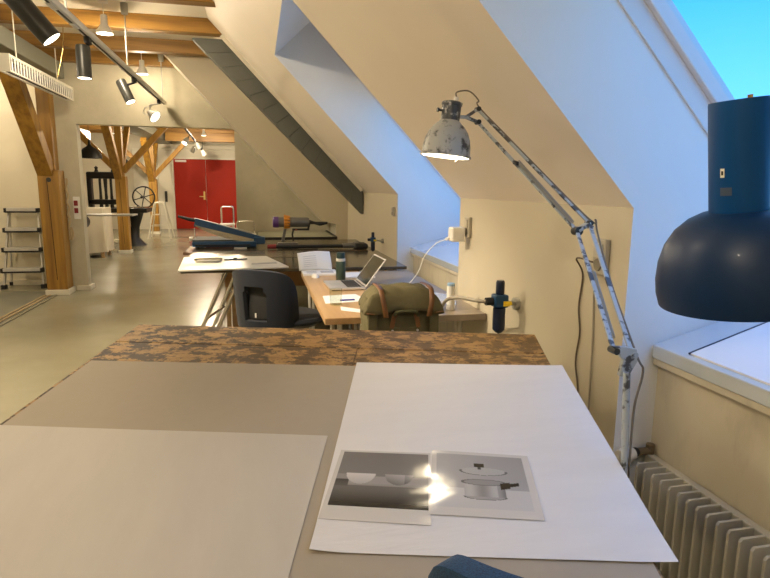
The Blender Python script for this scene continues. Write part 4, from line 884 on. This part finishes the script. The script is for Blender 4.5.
# drinking glass
gl = MB(Matrix.Translation((0.43, 3.27, DZ+0.0015))).lathe([(0.0005, 0.0), (0.034, 0.0), (0.037, 0.095), (0.0355, 0.095), (0.0325, 0.006), (0.0005, 0.006)], 28).build('drinking_glass', M_glass, smooth=True, loc=(0.43, 3.27, DZ))
tag(gl, 'clear empty drinking glass on the left edge of the plywood desk', 'glass')
# open book / catalogue
bk = thing('open_catalogue', 'open catalogue with one page raised at the far end of the desk', 'book', (0.45, 4.55, DZ))
MB().box(0.33, 0.60, 4.40, 4.63, DZ, DZ+0.018).build('page_block', M_print, bk, bevel=0.003)
def pg(a, b):
    z = DZ+0.018 + b*0.13; return (0.31+0.26*a - 0.01*b, 4.56 + 0.085*b - 0.03*math.sin(b*PI), z + 0.012*a*b + 0.01*math.sin(a*PI))
o = MB().grid(16, 10, pg).build('raised_page', M_print, bk, smooth=True); solidify(o, 0.0015)
for k in range(6):
    b0 = 0.2 + k*0.11
    vs = [Vector(pg(a_, b_)) + Vector((0, -0.003, 0)) for b_ in (b0, b0+0.035) for a_ in (0.15, 0.35, 0.55)]
    MB().add(vs, [(0, 1, 4, 3), (1, 2, 5, 4)]).build('text_line', mat('print_pale', (0.55, 0.55, 0.55), 0.7), bk)
for k in range(5):
    y = 4.43 + k*0.025; MB().box(0.36, 0.44, y, y+0.006, DZ+0.0185, DZ+0.0188).build('text_line', mat('print_grey', (0.35, 0.34, 0.33), 0.7), bk)
MB().box(0.47, 0.57, 4.43, 4.52, DZ+0.0185, DZ+0.0188).build('picture', MATS['print_grey'], bk)
MB().box(0.50, 0.525, 4.617, 4.62, DZ+0.118, DZ+0.135).build('ink_spot', M_rubber, bk)
ms = thing('computer_mouse', 'small white computer mouse before the open catalogue', 'mouse', (0.415, 4.33, DZ))
def dome(a, b):
    th = a*2*PI; r = b; return (0.415+0.030*r*math.cos(th), 4.33+0.052*r*math.sin(th), DZ+0.001+0.030*math.sqrt(max(0, 1-r**2.6)))
MB().grid(24, 8, dome).build('shell', M_white, ms, smooth=True)
MB().box(0.413, 0.417, 4.335, 4.36, DZ+0.029, DZ+0.033).build('wheel', M_track, ms)
# papers on the desk
def flat_sheet(name, pts, z, m, label, cat='paper', th=0.001, group=None):
    o = MB().prism_xy(pts, z, z+th).build(name, m, loc=(pts[0][0], pts[0][1], z)); return tag(o, label, cat, group)
flat_sheet('paper_sheet', [(0.375, 3.32), (0.385, 3.56), (0.60, 3.60), (0.64, 3.36)], DZ, M_print, 'white sheet between the drinking glass and the laptop')
flat_sheet('paper_sheet', [(0.44, 3.12), (0.45, 3.22), (0.60, 3.08), (0.60, 2.99)], DZ, M_print, 'small printed leaflet near the front edge of the desk')
for k in range(4): pass
flat_sheet('blue_pen', [(0.47, 3.375), (0.47, 3.387), (0.56, 3.400), (0.56, 3.388)], DZ+0.0012, mat('violet_blue', (0.05, 0.05, 0.35), 0.4), 'violet-blue pen lying at the edge of the white sheet', 'pen', th=0.008)
flat_sheet('paper_pad', [(0.62, 4.25), (0.62, 4.50), (0.86, 4.50), (0.86, 4.25)], DZ, M_print, 'white pad behind the green bottle', 'paper', th=0.008)
# clear film to the right of the laptop
def cf(a, b):
    return (0.72+0.36*a+0.05*math.sin(b*5), 3.02+0.62*b+0.03*math.sin(a*7), DZ+0.012+0.022*abs(math.sin(a*6+b*4))*(0.3+0.7*a) + 0.03*math.exp(-((a-0.3)**2)*20))
o = MB().grid(40, 40, cf).build('plastic_wrap', M_film, smooth=True, loc=(0.9, 3.3, DZ)); tag(o, 'crumpled clear bluish plastic film on the desk right of the laptop', 'plastic film')
# white spray tube and hose
sb = thing('white_canister', 'slim white plastic canister with blue cap right of the rucksack', 'bottle', (1.052, 3.05, DZ))
M = Matrix.Translation((1.052, 3.05, DZ))
MB(M).lathe([(0.0005, 0), (0.022, 0), (0.023, 0.004), (0.023, 0.135)], 20).build('body', M_white, sb, smooth=True)
MB(M).lathe([(0.0225, 0.135), (0.021, 0.15), (0.0005, 0.151)], 20).build('cap', mat('pale_blue_cap', (0.25, 0.38, 0.52), 0.4), sb, smooth=True)
tag(MB().tube(smooth_path([(1.043, 2.52, 0.9235), (1.0, 2.55, 0.925), (0.965, 2.66, 0.918), (0.945, 2.80, 0.88), (0.95, 2.93, 0.80), (0.97, 3.02, 0.79), (0.98, 3.12, 0.79)]), 0.009, 10).build('air_hose', mat('clear_hose', (0.40, 0.36, 0.28), 0.25), smooth=True, loc=(0.98, 2.6, 0.9)), 'translucent air hose curving from the regulator onto the desk', 'hose')

# ------------------------------------------------------------------ rucksack on a stool
sl = thing('work_stool', 'round wooden stool hidden under the olive rucksack', 'stool', (0.69, 2.74, 0))
MB(Matrix.Translation((0.69, 2.74, 0))).lathe([(0.0005, 0.50), (0.16, 0.50), (0.165, 0.485), (0.16, 0.47), (0.0005, 0.47)], 28).build('seat', M_oak, sl, smooth=True)
for a in range(4):
    c_, s_ = math.cos(a*PI/2+PI/4), math.sin(a*PI/2+PI/4)
    MB().tube([(0.69+0.10*c_, 2.74+0.10*s_, 0.47), (0.69+0.17*c_, 2.74+0.17*s_, 0.0)], 0.014, 8).build('leg', M_tub, sl, smooth=True)
rk = thing('rucksack', 'olive canvas rucksack with tan leather straps', 'rucksack', (0.69, 2.74, 0.50))
cx, cy = 0.69, 2.74
def sack(a, b):
    th = a*2*PI; z = 0.503 + 0.44*b
    wx = 0.185 + 0.012*math.sin(b*PI) ; wy = 0.10 + 0.012*math.sin(b*PI)
    if b < 0.12: wx *= 0.80+0.2*(b/0.12)**0.5; wy *= 0.75+0.25*(b/0.12)**0.5
    p = 0.42
    c_, s_ = math.cos(th), math.sin(th)
    n = 0.006*math.sin(th*7+b*9) + 0.005*math.sin(b*23+th*3)
    return (cx+(wx+n)*math.copysign(abs(c_)**p, c_), cy+(wy+n)*math.copysign(abs(s_)**p, s_), z)
MB().grid(72, 24, sack).build('body', M_canvas, rk, smooth=True)
MB(Matrix.Translation((cx, cy, 0.504))).box(-0.15, 0.15, -0.08, 0.08, 0, 0.01).build('bottom', M_canvasd, rk, bevel=0.003)
# lid: sagging hood overhanging the body
def lid(a, b):
    x = (a*2-1); y = (b*2-1)
    wx = 0.222 - 0.02*max(0, 1-abs(y))*0 ; X = cx + x*wx*(1 - 0.06*(y > 0)); Yv = cy - 0.02 + y*0.135
    edge = max(abs(x)**5, abs(y)**4)
    z = 0.988 - 0.115*edge*(0.9 if y < 0 else 0.8) + 0.005*math.sin(x*9+y*3) - 0.012*abs(x)**2 + 0.006*math.sin(y*11+x*4)
    if y < -0.85: z -= 0.02*math.cos(x*PI*0.9)*0 
    return (X - 0.012*x*edge, Yv + 0.012*(-y)*edge, z)
o = MB().grid(50, 34, lid).build('lid', M_canvas, rk, smooth=True); solidify(o, 0.008, 1.0)
for x in (0.565, 0.835):
    s_ = 1 if x > cx else -1
    o = MB().tube([(x, cy+0.05, 0.993), (x+0.002*s_, cy-0.07, 0.992), (x, cy-0.125, 0.978), (x-0.004*s_, cy-0.156, 0.935), (x-0.012*s_, cy-0.163, 0.885), (x-0.014*s_, cy-0.16, 0.855)], 0.001, 4)
    # flat leather strap
    path = [Vector(p) for p in [(x, cy+0.05, 0.995), (x+0.002*s_, cy-0.07, 0.997), (x, cy-0.13, 0.984), (x-0.006*s_, cy-0.160, 0.935), (x-0.016*s_, cy-0.166, 0.885), (x-0.020*s_, cy-0.164, 0.862)]]
    vs = []; fs = []
    path = smooth_path(path, 5)
    for k, p in enumerate(path): vs += [p+Vector((-0.013, 0, 0)), p+Vector((0.013, 0, 0))]
    for k in range(len(path)-1): fs.append((2*k, 2*k+1, 2*k+3, 2*k+2))
    o = MB().add(vs, fs).build('leather_strap', M_leather, rk, smooth=True); solidify(o, 0.004, 1.0)
# front handle, pockets and buckles
MB().tube(smooth_path([(0.635, cy-0.135, 0.865), (0.65, cy-0.155, 0.885), (0.70, cy-0.16, 0.888), (0.745, cy-0.155, 0.882), (0.765, cy-0.135, 0.86)]), 0.008, 8).build('carry_loop', M_canvasd, rk, smooth=True)
for x in (0.640, 0.752):
    s_ = 1 if x > cx else -1
    MB().bar((x, cy-0.132, 0.872), (x+0.018*s_, cy-0.134, 0.80), 0.024, 0.006, (0, 1, 0)).build('leather_tab', M_leather, rk, bevel=0.002)
    MB().bar((x-0.002, cy-0.124, 0.80), (x+0.02*s_, cy-0.122, 0.55), 0.06, 0.010, (0, 1, 0)).build('shoulder_strap', M_canvas, rk, bevel=0.004)
    MB().tube([(x+0.012*s_, cy-0.136, 0.785), (x+0.012*s_, cy-0.130, 0.785)], 0.006, 10).build('rivet', M_alu, rk)
for s_ in (-1, 1):
    MB().bar((cx+s_*0.165, cy-0.124, 0.90), (cx+s_*0.175, cy-0.118, 0.55), 0.05, 0.014, (0, 1, 0)).build('side_pocket', M_canvas, rk, bevel=0.005)
    MB().bar((cx+s_*0.205, cy-0.158, 0.882), (cx+s_*0.165, cy-0.160, 0.878), 0.004, 0.012, (0, 1, 0)).build('leather_trim', M_leather, rk, bevel=0.001)

rk.scale = (0.91, 0.95, 0.965); rk.location.x = 0.672

# ================================================================== BLACK TABLES BEHIND
tb = thing('black_table', 'long black-topped table standing across behind the laptop desk', 'table', (0.3, 5.3, 0))
MB().box(-0.595, 1.213, 4.66, 5.93, 0.775, 0.80).build('tabletop', M_darktop, tb, bevel=0.003)
MB().box(-0.63, 0.44, 5.40, 5.92, 0.8005, 0.803).build('steel_plate', M_steel, tb, bevel=0.001)
for p, q in (((-0.256, 4.72, .774), (-0.60, 4.68, 0)), ((-0.13, 4.75, .774), (-0.47, 4.70, 0)), ((-0.17, 5.05, .774), (-0.50, 5.3, 0)), ((-0.05, 5.05, .774), (0.12, 5.3, 0)),
             ((0.90, 4.75, .774), (0.80, 4.70, 0)), ((1.05, 4.75, .774), (1.15, 4.70, 0)), ((0.90, 5.05, .774), (0.80, 5.3, 0)), ((1.05, 5.05, .774), (1.15, 5.3, 0))):
    MB().tube([p, q], 0.016, 10).build('trestle_leg', M_chrome, tb, smooth=True)
MB().tube([(-0.42, 4.70, 0.40), (-0.31, 5.17, 0.40)], 0.010, 8).build('trestle_bar', M_chrome, tb, smooth=True)
for xs in (-0.30, 0.95): MB().box(xs-0.02, xs+0.02, 5.75, 5.79, 0, 0.774).build('rear_leg', M_oak, tb)
MB().box(-0.30, 1.0, 5.30, 5.36, 0.55, 0.774).build('apron_rail', mat('orange_ply', (0.32, 0.16, 0.05), 0.5), tb, bevel=0.003)
tb2 = thing('dark_table', 'second dark table behind it carrying the guillotine and the vacuum', 'table', (0.3, 6.6, 0))
MB().box(-0.72, 1.205, 5.95, 7.22, 0.775, 0.80).build('tabletop', mat('dark_steel_top', (0.085, 0.07, 0.045), 0.2, color2=(0.05, 0.04, 0.028), thr=(0.4, 0.6), scale=2), tb2, bevel=0.003)
MB().box(-0.725, 1.20, 5.94, 5.949, 0.775, 0.802).build('brown_edge', mat('brown_edge', (0.16, 0.09, 0.045), 0.4), tb2)
for x in (-0.25, 1.1):
    for y in (6.05, 7.1): MB().box(x-.03, x+.03, y-.03, y+.03, 0, 0.774).build('leg', M_oak, tb2)
# white board with tray, pen and ruler
wbd = MB().prism_xy([(-0.60, 4.55), (-0.655, 5.42), (0.07, 5.42), (0.235, 4.68)], 0.803, 0.815).build('drawing_board', M_whitelam, bevel=0.002, loc=(-0.2, 5, 0.803)); tag(wbd, 'flat white board lying on the left end of the black table', 'board')
ty = thing('steel_tray', 'small oval steel tray on the white board', 'tray', (-0.42, 5.07, 0.815))
def oval(n, rx, ry, p=0.5): return [(-0.42+rx*math.copysign(abs(math.cos(k*2*PI/n))**p, math.cos(k*2*PI/n)), 5.09+ry*math.copysign(abs(math.sin(k*2*PI/n))**p, math.sin(k*2*PI/n))) for k in range(n)]
MB().prism_xy(oval(28, 0.10, 0.085), 0.8152, 0.818).build('base', M_alu, ty)
o1, o2 = oval(28, 0.10, 0.085), oval(28, 0.115, 0.10)
MB().add([(x, y, 0.817) for x, y in o1] + [(x, y, 0.833) for x, y in o2], [(k, (k+1) % 28, (k+1) % 28+28, k+28) for k in range(28)]).build('rim', M_chrome, ty, smooth=True)
tag(MB().bar((-0.29, 5.13, 0.821), (-0.10, 5.17, 0.821), 0.02, 0.010).box(-0.215, -0.185, 5.135, 5.16, 0.826, 0.836).build('craft_knife', M_darkgrey, bevel=0.002, loc=(-0.2, 5.15, 0.816)), 'thin dark craft knife beside the steel tray', 'knife')
tag(MB().prism_xy([(-0.06, 4.83), (-0.055, 4.90), (0.14, 4.95), (0.15, 4.88)], 0.8155, 0.819).build('ruler', M_alu, loc=(0.04, 4.9, 0.816)), 'short metal ruler at the right of the white board', 'ruler')
# guillotine
gu = thing('paper_guillotine', 'blue paper guillotine with raised blade arm on the dark table', 'guillotine', (-0.3, 6.4, 0.80))
MB().box(-0.67, -0.02, 6.25, 6.75, 0.818, 0.875).build('base', M_bluemetal, gu, bevel=0.008)
for x in (-0.62, -0.1):
    for y in (6.3, 6.7): MB().tube([(x, y, 0.80), (x, y, 0.82)], 0.02, 10).build('foot', M_rubber, gu)
MB().box(-0.67, 0.0, 6.27, 6.73, 0.8755, 0.89).build('bed', mat('guillotine_bed_grey', (0.07, 0.07, 0.065), 0.8), gu, bevel=0.002)
MB().box(-0.64, -0.08, 6.235, 6.249, 0.83, 0.845).build('front_slot', M_rubber, gu)
MB().add([(-0.65, 6.28, 1.03), (0.04, 6.28, 0.87), (0.06, 6.28, 0.915), (-0.63, 6.28, 1.115), (-0.65, 6.32, 1.03), (0.04, 6.32, 0.87), (0.06, 6.32, 0.915), (-0.63, 6.32, 1.115)],
         [(0,1,2,3),(7,6,5,4),(0,4,5,1),(1,5,6,2),(2,6,7,3),(3,7,4,0)]).build('blade_arm', M_bluemetal, gu, bevel=0.005)
def blade(a, b):
    x = -0.64+0.66*a; zt = 1.045-0.165*a; sag = 0.055*math.sin(a*PI)**0.8 + 0.005
    return (x, 6.27, zt - b*sag)
o = MB().grid(24, 3, blade).build('blade', M_steel, gu); solidify(o, 0.004)
MB().bar((-0.64, 6.31, 1.11), (-0.06, 6.31, 0.955), 0.05, 0.018).build('arm_cap', M_track, gu, bevel=0.003)
MB().tube([(-0.62, 6.30, 1.09), (-0.70, 6.30, 1.105), (-0.80, 6.30, 1.135)], [0.020, 0.018, 0.012], 10).build('handle', M_rubber, gu, smooth=True)
MB().box(-0.05, 0.07, 6.26, 6.40, 0.84, 0.92).build('pivot_block', M_bluemetal, gu, bevel=0.012)
MB().tube([(-0.665, 6.5, 0.86), (-0.665, 6.5, 1.0)], 0.006, 8).tube([(-0.70, 6.30, 0.905), (-0.66, 6.30, 0.905)], 0.018, 12).build('stop_rod', M_alu, gu, smooth=True)
for z in (0.845, 0.87): MB().tube([(-0.70, 6.32, z-0.01), (-0.672, 6.32, z-0.01)], 0.008, 8).build('red_knob', M_redp, gu)
MB().box(-0.25, -0.12, 6.20, 6.26, 0.801, 0.812).build('gauge', M_alu, gu, bevel=0.003)
# cordless vacuum
vc = thing('cordless_vacuum', 'cordless vacuum body with purple end, amber cyclones and crevice nozzle', 'vacuum cleaner', (0.3, 6.3, 0.80))
VA = Matrix.Translation((0, 6.3, 1.073)) @ Matrix.Rotation(R(90), 4, 'Y')
MB(VA).lathe([(0.0005, 0.155), (0.050, 0.155), (0.058, 0.165), (0.058, 0.215)], 24).build('filter_end', M_purple, vc, smooth=True)
MB(VA).lathe([(0.054, 0.213), (0.054, 0.270)], 24).build('motor', M_vgrey, vc, smooth=True)
MB(VA).lathe([(0.050, 0.268), (0.062, 0.275), (0.064, 0.33), (0.055, 0.345)], 24).build('cyclone_core', M_vgrey, vc, smooth=True)
cy0 = None
for k in range(12):
    a = k*PI/6; o = MB().tube([(0.272, 6.3+0.058*math.cos(a), 1.073+0.058*math.sin(a)), (0.335, 6.3+0.052*math.cos(a), 1.073+0.052*math.sin(a))], [0.022, 0.014], 8).build('cyclone', M_orange, vc, smooth=True)
MB(VA).lathe([(0.052, 0.343), (0.053, 0.36), (0.051, 0.52), (0.044, 0.54), (0.0005, 0.54)], 24).build('dust_bin', M_vgrey, vc, smooth=True)
MB().tube([(0.535, 6.3, 1.075), (0.60, 6.3, 1.065), (0.66, 6.3, 1.055), (0.74, 6.3, 1.065)], [0.025, 0.014, 0.022, 0.012], 10).build('crevice_nozzle', M_rubber, vc, smooth=True)
MB().box(0.36, 0.54, 6.285, 6.315, 0.985, 1.005).bar((0.53, 6.3, 1.0), (0.545, 6.3, 1.06), 0.02, 0.02, (0, 1, 0)).build('lower_rail', M_rubber, vc)
MB().bar((0.29, 6.3, 1.02), (0.255, 6.3, 0.86), 0.03, 0.042, (0, 1, 0)).build('handle', M_vgrey, vc, bevel=0.006)
MB().tube([(0.375, 6.3, 1.0), (0.36, 6.3, 0.94), (0.37, 6.3, 0.87)], 0.009, 8).build('trigger_guard', M_rubber, vc, smooth=True)
MB().box(0.20, 0.42, 6.26, 6.34, 0.801, 0.855).build('battery', M_vgrey, vc, bevel=0.008)
MB().box(0.39, 0.41, 6.275, 6.29, 0.985, 0.998).build('trigger', M_redp, vc)
vw = thing('vacuum_wand', 'black vacuum wand with floor head lying along the dark table', 'vacuum cleaner', (0.6, 6.12, 0.80))
MB().tube([(0.14, 6.12, 0.829), (0.95, 6.12, 0.829)], 0.019, 12).build('tube', M_rubber, vw, smooth=True)
MB().tube([(0.09, 6.12, 0.83), (0.18, 6.12, 0.83)], [0.022, 0.026], 12).build('red_collar', M_redp, vw, smooth=True)
MB().tube([(0.88, 6.12, 0.835), (1.0, 6.12, 0.835)], [0.026, 0.03], 12).build('coupling', M_vgrey, vw, smooth=True)
MB().box(1.0, 1.14, 6.02, 6.22, 0.802, 0.86).build('floor_head', M_rubber, vw, bevel=0.02)
MB().tube([(0.98, 6.12, 0.84), (1.05, 6.12, 0.87)], 0.022, 10).build('neck', M_vgrey, vw, smooth=True)
MB().tube([(0.22, 6.19, 0.820), (0.62, 6.19, 0.820)], 0.018, 10).build('second_tube', M_vgrey, vw, smooth=True)

# pale green topped table by the partition
gt = thing('green_top_table', 'pale green topped table in the corner by the plaster partition', 'table', (0.4, 8.0, 0))
MB().box(0.0, 0.985, 7.45, 8.02, 0.775, 0.80).build('tabletop', mat('pale_green_top', (0.44, 0.45, 0.32), 0.2), gt, bevel=0.003)
MB().box(0.0, 0.985, 8.025, 8.60, 0.775, 0.80).build('tabletop', MATS['pale_green_top'], gt, bevel=0.003)
MB().bar((0.99, 7.44, 0.80), (0.99, 8.60, 0.80), 0.02, 0.035).bar((0.0, 7.435, 0.795), (1.0, 7.435, 0.795), 0.02, 0.04).build('dark_rim', M_iron, gt)
for x in (0.05, 0.92):
    for y in (7.52, 8.52): MB().box(x-.025, x+.025, y-.025, y+.025, 0, 0.774).build('leg', M_iron, gt)
# chrome trolleys
def loop(name, x0, x1, y, z0, z1, r, label, shelf=None):
    t = thing(name, label, 'trolley', ((x0+x1)/2, y, 0), 'chrome handled trolleys')
    MB().tube([(x0, y, 0.10), (x0, y, z1-0.03), (x0+0.008, y, z1-0.008), (x0+0.03, y, z1), (x1-0.03, y, z1), (x1-0.008, y, z1-0.008), (x1, y, z1-0.03), (x1, y, 0.10)], r, 8).build('handle_frame', M_chrome, t, smooth=True)
    MB().box(x0-0.02, x1+0.02, y-0.30, y+0.02, z0-0.02, z0).build('shelf', M_whitelam, t, bevel=0.003)
    MB().box(x0-0.02, x1+0.02, y-0.30, y+0.02, 0.10, 0.13).build('base_shelf', M_track, t, bevel=0.003)
    for xx in (x0, x1):
        MB().tube([(xx, y-0.29, 0.10), (xx, y-0.29, z0-0.02)], r, 8).build('front_post', M_chrome, t, smooth=True)
        for yy_ in (y-0.27, y): MB().tube([(xx-0.012, yy_, 0.05), (xx+0.012, yy_, 0.05)], 0.05, 14).build('wheel', M_rubber, t, smooth=True)
    return t
loop('service_trolley', -0.545, -0.365, 9.3, 0.88, 1.135, 0.012, 'chrome trolley with tall loop handle in front of the red door')
loop('service_trolley', -0.26, -0.045, 7.62, 0.85, 1.01, 0.008, 'low chrome trolley beside the pale green table')
